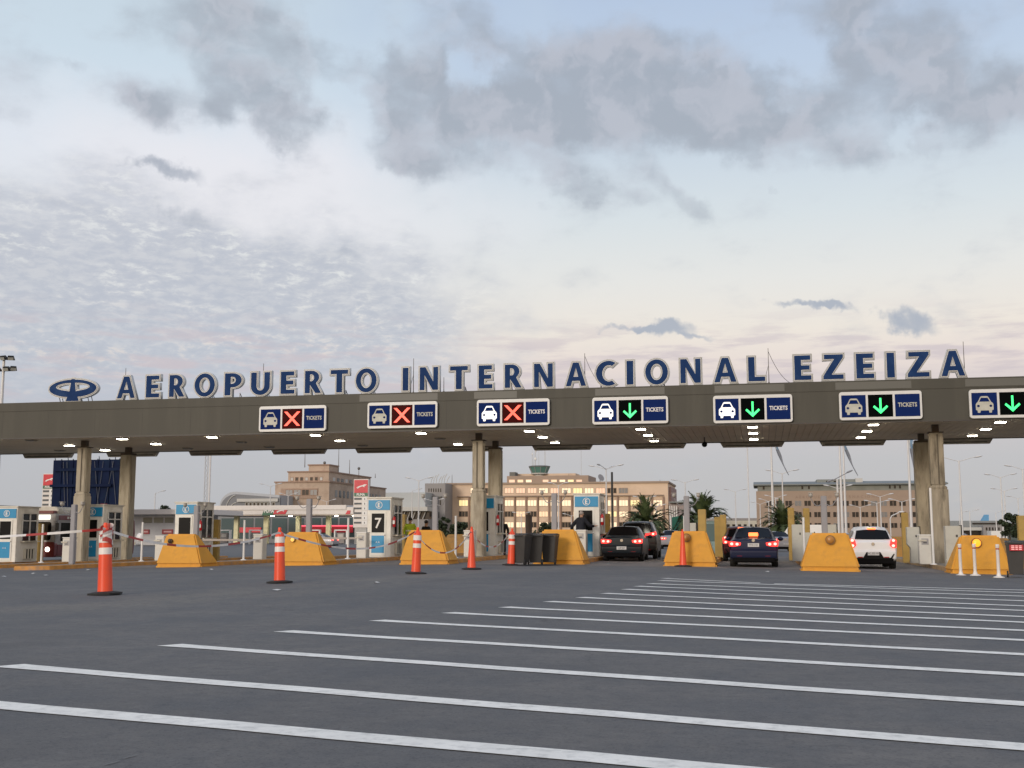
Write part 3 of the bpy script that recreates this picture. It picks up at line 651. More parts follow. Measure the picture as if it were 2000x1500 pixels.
#%%PART3%%
# ------------------------------------------------------------------ yellow crash barriers
def barrier_mesh(t, m, L=1.55, h=1.27, wb=.96, wt=.60):
    mb = MB(); bb, tp = (-wb, wb, 0, L), (-wt, wt, .10, .42)
    mb.frus((-wb, wb, 0, L), (-wb, wb, 0, L), -.08, .10)
    mb.frus((-wb, wb, 0.0, L), (-wt, wt, .10, .38), .10, h)
    return mb.build('block', m, t, bevel=.055, smooth=True)
lamp_amber_off = mat('amber_lens', (.42, .19, .04), .35); lamp_amber = emit('amber_lens_lit', (1, .27, .015), 2.4, (.3, .08, .01)); lamp_dead = mat('lamp_dark', (.05, .035, .02), .5)
BAR = [(-4, 'dark'), (-3, 'off'), (-2, 'none'), (-1, 'none'), (0, 'off'), (1, 'off'), (2, 'lit')]
BL = {-4: 'yellow concrete barrier farthest left, tape running across its front', -3: 'yellow concrete barrier behind the second striped delineator, small lit lamp', -2: 'yellow concrete barrier below the worker in the green vest',
      -1: 'yellow concrete barrier half hidden by three dark wheelie bins', 0: 'yellow concrete barrier with a slim orange cone against its face', 1: 'yellow concrete barrier between the blue sedan and white hatchback', 2: 'yellow concrete barrier with glowing amber lamp, behind white posts'}
BY = {-4: 41.6, -3: 42.0, -2: 41.9, -1: 42.6, 0: 42.9, 1: 40.6, 2: 41.2}
BX = {-4: 350, -3: 587, -2: 828, -1: 1090, 0: 1346, 1: 1620, 2: 1914}
for k, lm in BAR:
    y = BY[k]; x = atx(BX[k], y)
    t = thing('crash_barrier', BL[k], 'barrier', (x, y, zg(x, y)), 0, 'yellow barriers at the island noses')
    barrier_mesh(t, yellow_paint)
    if lm != 'none':
        lx = {-4: -.38, -3: -.32, 0: -.10, 1: .02, 2: -.12}[k]; lz = {-4: 1.0, -3: .98, 0: 1.03, 1: 1.04, 2: 1.02}[k]; r = .16 if lm != 'dark' and k != -3 else .09
        d = MB().cyl((lx, .09, lz), (lx, -.02, lz), r, r, 16).build('lamp_housing', {'dark': lamp_dead}.get(lm, mat('lamp_rim', (.22, .11, .03), .5)), t)
        MB().ball((lx, -.02, lz), (r * .82, .06, r * .82)).build('lamp_lens', {'dark': lamp_dead, 'off': lamp_amber_off, 'lit': lamp_amber}[lm] if k != -3 else emit('amber_small', (1, .5, .1), 1.5), d, smooth=True)
    if k == 2: text('W', .11, mat('lamp_mark', (.9, .7, .3), .5), 'mark', t, (.05, .0, .5)) if False else None
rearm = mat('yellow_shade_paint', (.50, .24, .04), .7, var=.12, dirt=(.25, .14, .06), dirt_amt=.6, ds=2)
RB = {-5: 'low rear barrier wedge beyond the second gap from the left', -4: 'rear barrier wedge beside the ticket box left of booth seven', -3: 'rear barrier wedge right of the vest worker', 0: 'rear barrier wedge just left of the blue sedan', 1: 'rear barrier wedge left of the cabinets beyond the blue sedan', 2: 'rear barrier block right of the white hatchback', 3: 'rear barrier block at the right edge behind the wheelie bin'}
for k, lab in RB.items():
    x, y = ISL[k], 66.2
    t = thing('rear_barrier', lab, 'barrier', (x, y, zg(x, y)), PI, 'barriers at the far ends of the islands'); barrier_mesh(t, rearm, L=2.0, h=1.2, wb=.85, wt=.7)
# ------------------------------------------------------------------ booths
booth_wall = mat('booth_wall', (.76, .75, .70), .45, var=.04, dirt=(.4, .37, .3), dirt_amt=.35, ds=1.3)
door_m = mat('booth_door', (.70, .70, .66), .4, var=.03)
def booth(name_label, loc, W=1.12, D=1.75, H=2.66, seven=False, mark=True):
    t = thing('toll_booth', name_label, 'booth', loc, 0, 'white toll booths on the islands'); w = W / 2
    mb = MB()
    mb.box(-w, w, 0, .38, 0, H); mb.box(-w, w, D - .1, D, 0, H); mb.box(-w, w, .38, D - .1, 0, 1.02); mb.box(-w, w, .38, D - .1, 2.36, H)
    mb.build('wall', booth_wall, t, bevel=.012)
    MB().box(-w - .05, w + .05, -.05, D + .08, H, H + .07).build('roof', white_paint, t, bevel=.015)
    sg = MB().box(-w + .05, w - .05, -.04, -.002, H - .52, H - .07).build('sign_panel', blue_panel, t)
    ring = [ccw(arc(0, 0, .165, .165, 0, 345, 23)), cw(arc(0, 0, .14, .14, 0, 345, 23))]
    shape2d(ring, 'ring', white_clean, .006, sg, (0, -.046, H - .295))
    shape2d([ccw([(-.06, -.1), (.05, -.1), (.05, -.06), (-.01, -.06), (-.01, -.02), (.04, -.02), (.04, .02), (-.01, .02), (-.01, .06), (.05, .06), (.05, .1), (-.06, .1)])], 'symbol', white_clean, .006, sg, (0, -.046, H - .295))
    dr = MB().box(-w + .14, w - .22, -.035, -.002, .06, H - .60).build('door', door_m, t, bevel=.006)
    MB().box(-w + .22, w - .30, -.045, -.036, 1.12, H - .68).build('door_glass', black_plain, dr)
    MB().box(-w + .22, w - .30, -.045, -.036, .20, .98).build('door_panel', blue_panel, dr)
    text('A A', .12, white_clean, 'door_mark', dr, (-.04, -.049, .68), .002)
    MB().ball((w - .26, -.05, 1.0), (.025, .02, .04), 8, 6).build('door_handle', chrome, dr)
    if seven: text('7', .66, white_clean, 'number', dr, (-.04, -.052, 1.52), .003, offset=.008)
    # side window, facing the lane
    gl = MB().box(-w + .02, w - .02, .42, D - .12, 1.06, 2.34).build('side_window', dark_glass, t)
    for q in (-1, 1):
        mb = MB()
        for yy in (.40, (.4 + D - .12) / 2, D - .16): mb.box(q * w - .03, q * w + .03, yy, yy + .055, 1.03, 2.36)
        mb.box(q * w - .028, q * w + .028, .4, D - .1, 1.99, 2.04)
        mb.build('window_frame', white_clean, gl)
    MB().box(w - .01, w + .22, .36, D - .05, .97, 1.02).build('counter', cream, t, bevel=.008)
    ac = MB().box(w + .0, w + .12, .62, D - .35, .12, .66).build('air_conditioner', cream, t, bevel=.01)
    mb = MB()
    for i in range(3): mb.box(w + .115, w + .126, .70 + i * .22, .78 + i * .22, .16, .62)
    mb.build('grille', black_plain, ac)
    return t
BO = [(-7, 12, 'toll booth cut by the left picture edge'), (-6, 180, 'toll booth just right of the leftmost front column'), (-5, 362, 'toll booth with blue sign above the leftmost yellow barrier'),
      (-3, 740, 'toll booth with a large white 7 on its dark door'), (-2, 943, 'toll booth hidden behind the middle front column'), (-1, 1146, 'toll booth where the man in navy leans in')]
BOY = {-7: 51, -6: 51.6, -5: 51, -3: 51, -2: 51.6, -1: 50.6}
for k, px, lab in BO:
    y = BOY[k]; x = atx(px, y); booth(lab, (x, y, top(x, y) - .005), seven=(k == -3))
# fire extinguishers on booth corners
fx = None
for k, px, pz, lab in ((-5, 387, 1043, 'red extinguisher on the side of the booth above the leftmost barrier'), (-3, 766, 1021, 'red extinguisher on the side of booth seven'), (-2, 965, 1021, 'red extinguisher right of the middle front column'), (-1, 1172, 1013, 'red extinguisher on the booth beside the dark sedan')):
    y = BOY[k] + .22; xx = atx({-5: 362, -3: 740, -2: 943, -1: 1146}[k], BOY[k]) + .56 + .09; loc = (xx, y, top(xx, y) + 1.35)
    if fx is None:
        fx = thing('fire_extinguisher', lab, 'extinguisher', loc, 0, 'fire extinguishers on the booths')
        MB().lathe([(.06, 0), (.075, .02), (.075, .40), (.03, .48)], 12).build('bottle', red_paint, fx, smooth=True)
        MB().cyl((0, 0, .47), (0, 0, .54), .02, .02, 6).box(-.02, .08, -.01, .01, .53, .56).build('valve', dark_metal, fx)
        MB().box(-.05, .05, -.082, -.078, .14, .30).build('label_plate', white_clean, fx)
    else: dup(fx, loc, label=lab)
# ------------------------------------------------------------------ ticket machines, posts, booms
def machine():
    t = thing('ticket_machine', '', 'machine', (0, 0, 0), 0, 'white ticket machines on the islands')
    MB().box(-.22, .22, 0, .5, 0, 1.08).build('cabinet', white_paint, t, bevel=.02)
    MB().box(-.235, .235, -.015, .515, 1.085, 1.13).build('lid', white_clean, t, bevel=.01)
    p = MB().box(-.13, .13, -.012, -.001, .74, .98).build('ticket_slot_panel', grey_metal, t)
    MB().box(-.07, .07, -.02, -.013, .80, .83).build('ticket_slot', black_plain, p)
    MB().box(-.26, .06, -.06, -.02, .88, .93).build('ledge', cream, t, bevel=.008)
    return t
mroot = machine(); first = True
for k, lab in ((-6, 'ticket machine left of the leftmost front column'), (-5, 'ticket machine half behind the leftmost yellow barrier'), (-4, 'ticket machine between the two leftmost barriers, at a boom tip'), (-3, 'ticket machine left of the booth marked 7'),
               (-2, 'ticket machine left of the middle front column'), (-1, 'ticket machine in front of the man in navy'), (0, 'ticket machine behind the barrier with the slim orange cone'), (1, 'ticket machine left of the amber lamp barrier by the hatchback'), (2, 'ticket machine at the foot of the right front column')):
    y = 48.9; x = {-5: atx(312, y), -6: atx(131, y), 2: atx(1806, 47.3)}.get(k, ISL[k]); y = 47.3 if k == 2 else y
    if first: mroot.location = (x, y, top(x, y)); mroot['label'] = lab; first = False
    else: dup(mroot, (x, y, top(x, y)), label=lab)
# slim white posts
wp = None
for px, y, lab in ((83, 47.2, 'slim white post left of the leftmost column'), (278, 47.3, 'slim white post with cloth between the left columns and booth'), (477, 47.2, 'slim white post between the first and second barriers'), (680, 47.2, 'slim white post left of the 7 booth'),
                   (890, 46.8, 'slim white post left of the middle column'), (1337, 47.0, 'slim white post rising above the slim cone barrier'), (1570, 47.0, 'slim white post left of the barrier by the hatchback'), (1821, 47.0, 'white pipe post between the two right columns')):
    h = 1.72 if px != 1821 else 2.9; x = atx(px, y); loc = (x, y, top(x, y))
    t = thing('slim_post', lab, 'post', loc, 0, 'slim white posts on the islands')
    MB().cyl((0, 0, 0), (0, 0, h), .048, .045, 10).build('tube', white_clean, t, smooth=True)
    MB().lathe([(.13, 0), (.12, .03), (.05, .05)], 12).build('foot', white_clean, t)
    if px == 278: MB().ball((-.12, -.02, 1.05), (.16, .08, .2), 10, 8).build('cloth', mat('plastic_bag', (.7, .7, .72), .35), t, smooth=True)
# ochre square posts
op = None
for px, y, hh, lab in ((79, 54.0, 2.0, 'brown square post in front of the bus'), (423, 53.2, 2.0, 'brown square post right of the leftmost barrier'), (787, 54.9, 2.1, 'olive square post beside the vest worker'), (968, 54.0, 1.9, 'ochre post beside the middle rear column'), (1186, 54.3, 2.0, 'ochre post between booth and dark sedan'),
                       (1372, 45.2, 2.05, 'thick ochre post behind the slim cone barrier'), (1402, 54.5, 1.9, 'first of two ochre posts left of the blue sedan'), (1413, 54.0, 2.0, 'second ochre post, nearest the blue sedan'), (1546, 54.2, 2.35, 'ochre post in front of the rightmost palm'), (1576, 54.8, 2.35, 'olive post left of the street camera pole'),
                       (1630, 54.0, 1.4, 'short olive post above the barrier by the hatchback'), (1768, 54.3, 2.2, 'ochre post left of the right columns'), (1996, 47.5, 2.0, 'ochre post at the right edge above the bin')):
    w = .14 if px != 1372 else .15; x = atx(px, y)
    tag(MB().box(-w, w, -w, w, 0, hh).build('square_post', ochre, loc=(x, y, top(x, y) - .1), bevel=.02), lab, 'post', 'square ochre posts on the islands')
# camera poles with two swan-neck arms
cpg = mat('pole_grey', (.27, .27, .29), .55, .1, var=.06)
def cam_pole(h):
    t = thing('camera_pole', '', 'pole', (0, 0, 0), 0, 'grey poles with two curved camera arms')
    MB().box(-.105, .105, -.09, .09, 0, h).build('post', cpg, t, bevel=.02)
    for s in (-1, 1):
        pts = [(s * (.1 + .30 * math.sin(a)), -.05, h - .28 + .26 * (1 - math.cos(a)) * .9) for a in lin(0, PI * .95, 9)]
        ar = MB().tube([(s * .1, -.05, h - .30)] + [(s * (.10 + .36 * t_), -.05 - .1 * t_, h - .30 - .10 * math.sin(PI * t_) + .22 * t_ * t_) for t_ in lin(0, 1, 8)], .016, 6).build('arm', cpg, t)
        MB().ball((s * .46, -.16, h + .02), (.075, .11, .09), 10, 8).box(s * .46 - .09, s * .46 + .09, -.24, -.06, h + .09, h + .11).build('camera', mat('camera_shell', (.4, .38, .34), .4), ar, smooth=False)
    return t
cp = cam_pole(2.45); first = True
for px, y, sc, lab in ((143, 42.3, .97, 'grey camera pole in front of the leftmost column'), (383, 45.3, .95, 'grey camera pole against the booth above the leftmost barrier'), (603, 44.2, 1.0, 'grey camera pole behind the second yellow barrier'), (850, 45.0, 1.0, 'grey camera pole right of the two waiting figures'), (1083, 44.8, 1.03, 'grey camera pole behind the wheelie bins'),
                   (1342, 45.0, 1.0, 'grey camera pole behind the slim orange cone barrier'), (1611, 43.6, 1.0, 'grey camera pole behind the barrier left of the hatchback')):
    x = atx(px, y)
    if first: cp.location = (x, y, top(x, y)); cp['label'] = lab; cp.scale = (1, 1, sc); first = False
    else: dup(cp, (x, y, top(x, y)), label=lab, scale=(1, 1, sc))
# boom barriers
boom_m = mat('boom_grey', (.36, .32, .29), .5)
for (pa, pb, y, lab) in ((392, 512, 50.2, 'lowered grey boom across the lane right of the leftmost barrier'), (592, 712, 50.2, 'lowered boom across the lane left of the 7 booth')):
    xa, xb = atx(pa, y), atx(pb, y); t = thing('boom_barrier', lab, 'barrier', (xa, y, top(xa, y)), 0, 'lowered booms across closed lanes')
    MB().box(-.30, .02, -.14, .16, -.02, .98).build('cabinet', white_paint, t, bevel=.02)
    MB().box(.0, xb - xa, -.03, .03, .86, .95).build('arm', boom_m, t, bevel=.01)
    MB().cyl((-.02, -.16, .9), (-.02, .1, .9), .09, .09, 12).build('pivot', dark_metal, t)
# tall steel cabinets on the right islands
cab_m = mat('cabinet_grey', (.47, .47, .42), .5, var=.05, dirt=(.3, .28, .22), dirt_amt=.4)
for px, y, w, h, lab in ((1558, 48.0, .22, 1.45, 'tall pale cabinet behind the ochre post right of the blue sedan'), (1581, 51.0, .2, 1.15, 'shorter pale cabinet next to the tall one by the blue sedan'), (1784, 48.8, .24, 1.42, 'tall grey cabinet left of the right rear column'),
                         (1862, 44.9, .27, 1.45, 'tall grey cabinet right of the right front column'), (1353, 47.2, .14, 1.45, 'narrow pale cabinet beside the pole over the slim cone barrier'), (1625, 51.5, .2, 1.5, 'pale cabinet behind the barrier left of the hatchback')):
    x = atx(px, y); t = thing('service_cabinet', lab, 'cabinet', (x, y, top(x, y)))
    poly = [(-w, 0), (w, 0), (w, h), (-w, h)] if w != .24 else [(-w * .5, 0), (w, 0), (w, h), (-w, h), (-w, h * .52), (-w * .5, h * .42)]
    MB().prism(poly, 0, .42).build('cabinet_body', cab_m, t, bevel=.01)
    MB().box(-w + .05, w - .04, -.006, 0, h * .56, h - .06).build('door', cab_m, t); MB().box(w * .3, w * .55, -.016, -.007, h * .72, h * .78).build('lock', dark_metal, t)
    MB().box(w, w + .03, -.03, .44, -.0, h + .03).build('black_edge', black_plain, t)
# ------------------------------------------------------------------ delineators and slim cones
def delineator(banded):
    t = thing('delineator' if banded else 'slim_cone', '', 'traffic cone', (0, 0, 0))
    if banded:
        MB().lathe([(.135, .03), (.13, .1), (.113, .82), (.108, 1.08), (.09, 1.15), (.05, 1.19), (.035, 1.20), (.04, 1.26), (.03, 1.29)], 20).build('tube', orange_pl, t, smooth=True)
        for a, b in ((.72, .84), (.93, 1.07)): MB().lathe([(.118, a), (.117 - (b - a) * .02, b)], 20).build('reflective_band', refl_white, t, smooth=True)
    else:
        MB().lathe([(.14, .03), (.13, .08), (.075, .9), (.055, 1.20), (.045, 1.24), (.03, 1.245), (.035, 1.30), (.02, 1.32)], 18).build('tube', orange_pl, t, smooth=True)
    prof = [(.30 if i % 2 else .31) for i in range(8)]
    MB().lathe([(.31, 0), (.31, .035), (.2, .055), (.15, .06)], 8).build('base', black_rubber, t)
    return t
db = delineator(True); dp = delineator(False); u1 = u2 = False
TOPS = []
for px, py, band, sc, lab in ((205, 1166, 1, 1.07, 'nearest tall orange delineator with striped tape wrapped round its top'), (546, 1143, 1, 1, 'second orange delineator with two white bands, before the second barrier'), (812, 1125, 1, 1, 'third banded orange delineator, in front of the vest worker barrier'),
                         (921, 1116.5, 0, 1, 'plain orange cone in front of the middle columns'), (998, 1108.5, 1, 1, 'banded orange delineator beside the wheelie bins'), (1333, 1105, 0, 1.0, 'plain slim orange cone standing against a yellow barrier')):
    p = gpt(px, py - 4); r = random.uniform(0, 6)
    if px == 1333: p = Vector((atx(1333, 42.35), 42.35, zg(-2.9, 42.35)))
    if band:
        t = db if not u1 else dup(db, p); u1 = True
    else:
        t = dp if not u2 else dup(dp, p); u2 = True
    t.location = (p.x, p.y, p.z + .006); t.rotation_euler.z = r; t.scale = (sc, sc, sc); t['label'] = lab; t['category'] = 'traffic cone'; t['group'] = 'orange delineators and cones'
    if px == 205: t.rotation_euler = (0, math.radians(-2.2), 0)
    TOPS.append(Vector((p.x - (.03 if px == 205 else 0), p.y, p.z + 1.20 * sc)))
tape_r = mat('tape_red', (.40, .05, .045), .5); tape_w = mat('tape_white', (.75, .74, .72), .5)
def tape(a, b, sag, lab, n=40, seg=.5, skew=0, w=.024):
    L = (b - a).length; mb = MB(); pts = []
    for i in range(n + 1):
        t = i / n; p = a.lerp(b, t); p.z -= 4 * sag * t * (1 - t) * (1 + skew * (t - .5)); tw = math.sin(t * 9 + a.x) * .5
        pts.append((p, Vector((0, math.sin(tw) * w, math.cos(tw) * w))))
    for i in range(n):
        mb.cm = 1 if (i / n * L / seg) % 2 > 1.25 else 0
        (p, d), (q, e) = pts[i], pts[i + 1]; th = Vector((0, .004, 0))
        mb.add([p - d, q - e, q + e, p + d, p - d + th, q - e + th, q + e + th, p + d + th], [(0, 1, 2, 3), (7, 6, 5, 4), (0, 4, 5, 1), (3, 2, 6, 7)])
    return tag(mb.build('barrier_tape', [tape_w, tape_r]), lab, 'tape', 'red and white tape between the cones')
off = Vector((0, -.13, -.03))
tape(Vector((-17.2, 18.6, 1.02)), TOPS[0] + off, .05, 'tape running from the left picture edge to the wrapped cone')
tape(TOPS[0] + off + Vector((0, 0, .02)), TOPS[1] + off, .33, 'tape sagging across the leftmost barrier between two delineators', skew=-.1)
tape(TOPS[1] + off, TOPS[2] + off, .42, 'tape between the second and third delineators before booth seven', skew=.5)
tape(TOPS[2] + off, TOPS[3] + off, .62, 'tape sagging across the third barrier towards the plain cone')
tape(TOPS[3] + off, TOPS[4] + off, .50, 'tape between the plain cone and the delineator by the bins')
mb = MB()
for j in range(3):
    z0 = TOPS[0].z - .02 - .13 * j; rr = .13
    ring_ = [(TOPS[0].x + rr * math.cos(a), TOPS[0].y + rr * math.sin(a), z0 + .07 * math.sin(a + j * 1.5)) for a in lin(0, 2 * PI, 16)]
    for i in range(16):
        mb.cm = (i // 4 + j) % 2; p, q = Vector(ring_[i]), Vector(ring_[i + 1]); d = Vector((0, 0, .045)); mb.add([p - d, q - d, q + d, p + d], [(0, 1, 2, 3)])
tag(mb.build('tape_wrap', [tape_w, tape_r]), 'crumpled red and white tape wound round the nearest cone top', 'tape')
# flexible white posts on the right
fp = None
for px, py, lab in ((1873, 1119, 'leftmost white flexible post before the amber lamp barrier'), (1905, 1124, 'middle white flexible post before the amber lamp barrier'), (1951, 1128, 'rightmost white flexible post, two red marks')):
    p = gpt(px, py)
    if px == 1873: p = Vector((atx(px, 39.6), 39.6, zg(7, 39.6) + .0))
    if fp is None:
        fp = thing('flexible_post', lab, 'post', p, 0, 'white flexible posts by the amber lamp barrier')
        MB().lathe([(.05, .03), (.05, .9), (.058, .91), (.058, .99), (.03, 1.0)], 12).build('tube', refl_white, fp, smooth=True)
        MB().lathe([(.17, 0), (.16, .02), (.07, .05), (.055, .12)], 14).build('foot', refl_white, fp)
        MB().lathe([(.0515, .84), (.0515, .88)], 12).build('red_band', tape_r, fp)
    else: dup(fp, p, label=lab)
# ------------------------------------------------------------------ wheelie bins
def wbin():
    t = thing('wheelie_bin', '', 'bin', (0, 0, 0), 0, 'dark wheelie bins')
    mb = MB().frus((-.20, .20, -.20, .24), (-.27, .27, -.30, .30), .10, 1.0); mb.box(-.285, .285, -.315, .315, .97, 1.03)
    for i in (-.14, 0, .14): mb.frus((i - .02, i + .02, -.225, -.19), (i - .02, i + .02, -.315, -.29), .14, .84)
    mb.build('body', bin_m, t, bevel=.01)
    MB().prismx([(-.34, 1.035), (.33, 1.035), (.33, 1.07), (0, 1.12), (-.34, 1.08)], -.295, .295).build('lid', bin_m, t, bevel=.012)
    MB().cyl((-.2, .36, 1.03), (.2, .36, 1.03), .018, .018, 8).build('handle', bin_m, t)
    MB().cyl((-.22, .25, .1), (.22, .25, .1), .015, .015, 6).build('axle', dark_metal, t)
    for s in (-1, 1): MB().cyl((s * .27, .25, .10), (s * .22, .25, .10), .10, .10, 14).build('wheel', black_rubber, t)
    return t
wb = wbin(); first = True
for px, y, rz, lab in ((1019, 40.6, 2.9, 'wheelie bin nearest the banded delineator'), (1046, 41.3, 3.3, 'wheelie bin between the two other bins by the barrier'), (1074, 41.9, 3.1, 'wheelie bin standing against the yellow barrier face'), (1981, 38.6, 2.95, 'black wheelie bin at the right edge with a red notice')):
    x = atx(px, y); loc = (x, y, zg(x, y) + .005)
    if first: wb.location = loc; wb.rotation_euler.z = rz; wb['label'] = lab; first = False
    else: last = dup(wb, loc, rz, lab)
    MP = loc
nt_ = MB().box(-.2, .2, -.004, 0, -.09, .09).build('paper_notice', mat('notice_red', (.45, .03, .04), .5), loc=(MP[0] - .03, MP[1] - .36, MP[2] + .90)); tag(nt_, 'red notice with pale marks on the front of the right bin', 'notice')
mb = MB()
for i in range(3): mb.box(-.15, -.06, -.008, -.004, -.06 + i * .05, -.035 + i * .05).box(-.03, .04, -.008, -.004, -.06 + i * .05, -.035 + i * .05).box(.07, .15, -.008, -.004, -.06 + i * .05, -.035 + i * .05)
mb.build('print', emit('notice_print', (1, .35, .35), .5, (.8, .5, .5)), nt_)
tag(MB().frus((-.9, .9, -.5, .5), (-.85, .85, -.45, .45), 0, .02).build('rubber_mat', black_rubber, loc=(atx(1048, 41.2), 40.7, zg(-8.5, 40.7) + .004), rotz=.9), 'dark flattened rubber mat under the wheelie bins', 'mat')
#%%PART4%%
# ------------------------------------------------------------------ cars
tail_red = emit('brake_light', (1, .035, .03), 1.7, (.5, .02, .02)); tail_core = emit('brake_core', (1, .30, .22), 3.6, (.8, .3, .3)); tail_dim = mat('tail_lens', (.35, .01, .015), .2, var=0); plate_m = mat('number_plate', (.55, .55, .55), .4); glass_car = glass('car_glass', (.004, .004, .005), .12); glass_car.node_tree.nodes['Principled BSDF'].inputs['Specular IOR Level'].default_value = .22
amb_em = emit('hot_brake', (1, .13, .03), 3.2, (.8, .3, .1))
def car(spec, paint, label, loc, rotz=0, cat='car', group=None):
    """stations: (y, half width, sill z, belt z, roof z, roof half width)"""
    t = thing(spec['name'], label, cat, loc, rotz, group); st = spec['st']; vs = []; n = 13
    def sect(y, w, z0, zb, zr, wr):
        zb = min(zb, zr - .015); h = zb - z0
        half = [(0, z0), (w * .80, z0), (w * .95, z0 + .06), (w * .985, z0 + h * .35), (w, z0 + h * .62), (w * .985, z0 + h * .88), (w * .955, zb), (wr * .985 + (w * .955 - wr) * .12, zb + (zr - zb) * .86), (wr * .90, zr - .0 + 0), (wr * .5, zr + .025), (0, zr + .035)]
        return half
    secs = [sect(*s) for s in st]; k = len(secs[0]); full = []
    for s, sc in zip(st, secs):
        full.append([(x, s[0], z) for x, z in sc] + [(-x, s[0], z) for x, z in reversed(sc[1:-1])])
    m = len(full[0]); mb = MB(); allv = [p for f in full for p in f]
    fs = [(i * m + j, i * m + (j + 1) % m, (i + 1) * m + (j + 1) % m, (i + 1) * m + j) for i in range(len(full) - 1) for j in range(m)]
    c0 = len(allv); f0 = full[0]; ce = (0, st[0][0] - .02, (st[0][2] + st[0][3]) / 2); ce2 = (0, st[-1][0] + .05, (st[-1][2] + st[-1][3]) / 2)
    allv += [ce, ce2]; fs += [(c0, j, (j + 1) % m) for j in range(m)] + [(c0 + 1, (len(full) - 1) * m + (j + 1) % m, (len(full) - 1) * m + j) for j in range(m)]
    mb.add(allv, fs); body = mb.build('body', paint, t, smooth=True)
    md = body.modifiers.new('b', 'BEVEL'); body.modifiers.remove(md)
    # glass lies on the same surface, 6 mm proud
    def P(i, u, j):            # i station (float), j index
        a, b = full[int(i)], full[min(int(i) + 1, len(full) - 1)]; f = i - int(i); return Vector(a[j]).lerp(Vector(b[j]), f)
    def panel(name, i0, i1, j0, j1, ins=.0, out=.012, steps=4):
        g = MB(); rows = []
        for a in lin(i0, i1, steps):
            row = []
            for q in range(3):
                f = j0 + (j1 - j0) * q / 2; jf = int(math.floor(f)); fr = f - jf
                row.append(P(a, 0, jf % m).lerp(P(a, 0, (jf + 1) % m), fr))
            rows.append(row)
        vs2 = []
        for ri, row in enumerate(rows):
            for qi, p in enumerate(row):
                du = rows[min(ri + 1, steps)][qi] - rows[max(ri - 1, 0)][qi]; dv = row[min(qi + 1, 2)] - row[max(qi - 1, 0)]
                nn = du.cross(dv).normalized(); mid = Vector((0, p.y + .01, .8))
                if nn.dot(p - Vector((0, (st[0][0] + st[-1][0]) / 2, .7))) < 0: nn = -nn
                vs2.append(p + nn * out)
        g.add(vs2, [(r * 3 + q, r * 3 + q + 1, (r + 1) * 3 + q + 1, (r + 1) * 3 + q) for r in range(steps) for q in range(2)])
        return g.build(name, glass_car, t, smooth=True)
    a, b = spec['rear_glass']; 
    # rear window: quad from belt to roof spanning the width
    (ya, za, wa), (yb, zb_, wb_) = spec['rg']
    nrm = Vector((0, -(zb_ - za), (yb - ya))).normalized() * .03
    g = MB(); lo = [(-wa, ya, za), (-wa * .5, ya - .035, za - .012), (0, ya - .045, za - .018), (wa * .5, ya - .035, za - .012), (wa, ya, za)]; hi = [(-wb_, yb, zb_), (-wb_ * .5, yb - .02, zb_ + .03), (0, yb - .025, zb_ + .04), (wb_ * .5, yb - .02, zb_ + .03), (wb_, yb, zb_)]
    vs3 = [Vector(p) + nrm for p in lo + hi]; g.add(vs3, [(i, i + 1, 6 + i, 5 + i) for i in range(4)]); rw = g.build('rear_window', glass_car, t, smooth=True)
    for i0, i1 in spec['side_glass']:
        panel('side_window', i0, i1, 6.12, 6.92); panel('side_window', i0, i1, m - 6.92, m - 6.12)
    panel('windscreen', spec['ws'][0], spec['ws'][1], 8.1, 11.9)
    W = spec['W']; zt = spec['tail_z']
    # lamps
    for s in (-1, 1):
        if spec['tail'] == 'wide':
            poly = [(s * (W - .01), zt - .09), (s * (W + .0), zt + .08), (s * (W - .14), zt + .09), (s * (W - .44), zt + .045), (s * (W - .42), zt - .06), (s * (W - .2), zt - .10)]
        elif spec['tail'] == 'tall':
            poly = [(s * (W - .02), zt - .16), (s * (W + .0), zt + .10), (s * (W - .09), zt + .16), (s * (W - .20), zt + .13), (s * (W - .26), zt - .07), (s * (W - .18), zt - .16)]
        else:
            poly = [(s * (W + .0), zt + .02), (s * (W - .04), zt + .17), (s * (W - .14), zt + .13), (s * (W - .52), zt + .06), (s * (W - .52), zt - .02), (s * (W - .2), zt - .05)]
        l = MB().prism(poly, -.045, .12).build('tail_light', tail_red if spec['on'] else tail_dim, t, bevel=.012)
        if spec['on']:
            for dx, dz in ((.11, 0), (.30, -.01)) if spec['tail'] == 'wide' else (((.12, .10), (.13, -.09)) if spec['tail'] == 'tall' else ((.16, .05),)):
                MB().ball((s * (W - dx), -.045, zt + dz), (.055, .02, .048), 10, 6).build('bulb_glow', tail_core, l)
        MB().ball((s * (W + .12), spec['mir'], spec['belt'] + .06), (.11, .06, .08), 10, 6).build('wing_mirror', paint, t, smooth=True)
        MB().box(s * (W - .38) - .09, s * (W - .38) + .09, -.075, -.05, .40, .45).build('reflector', tail_red if spec['on'] and spec['name'] == 'dark_sedan' and False else tail_dim, t)
    bz = spec['bump']; bp = []
    MB().prismx([(-.06, bz - .2), (-.085, bz - .05), (-.075, bz + .10), (.0, bz + .16), (.25, bz + .16), (.25, bz - .2)], -W + .05, W - .05).build('bumper', paint, t, bevel=.03, smooth=True)
    dif = MB().prismx([(-.05, .20), (-.07, bz - .18), (.2, bz - .17), (.2, .20)], -W + .14, W - .14).build('lower_valance', black_plain if not spec.get('hatch_diff') else black_plain, t, bevel=.01)
    if spec.get('hatch_diff'):
        MB().prism([(-.60, bz - .14), (-.36, bz - .14), (-.24, bz + .06), (.24, bz + .06), (.36, bz - .14), (.60, bz - .14), (.70, bz + .0), (.74, bz + .0), (.64, bz - .19), (-.64, bz - .19), (-.74, bz), (-.70, bz)], -.105, -.08).build('bumper_insert', black_plain, t)
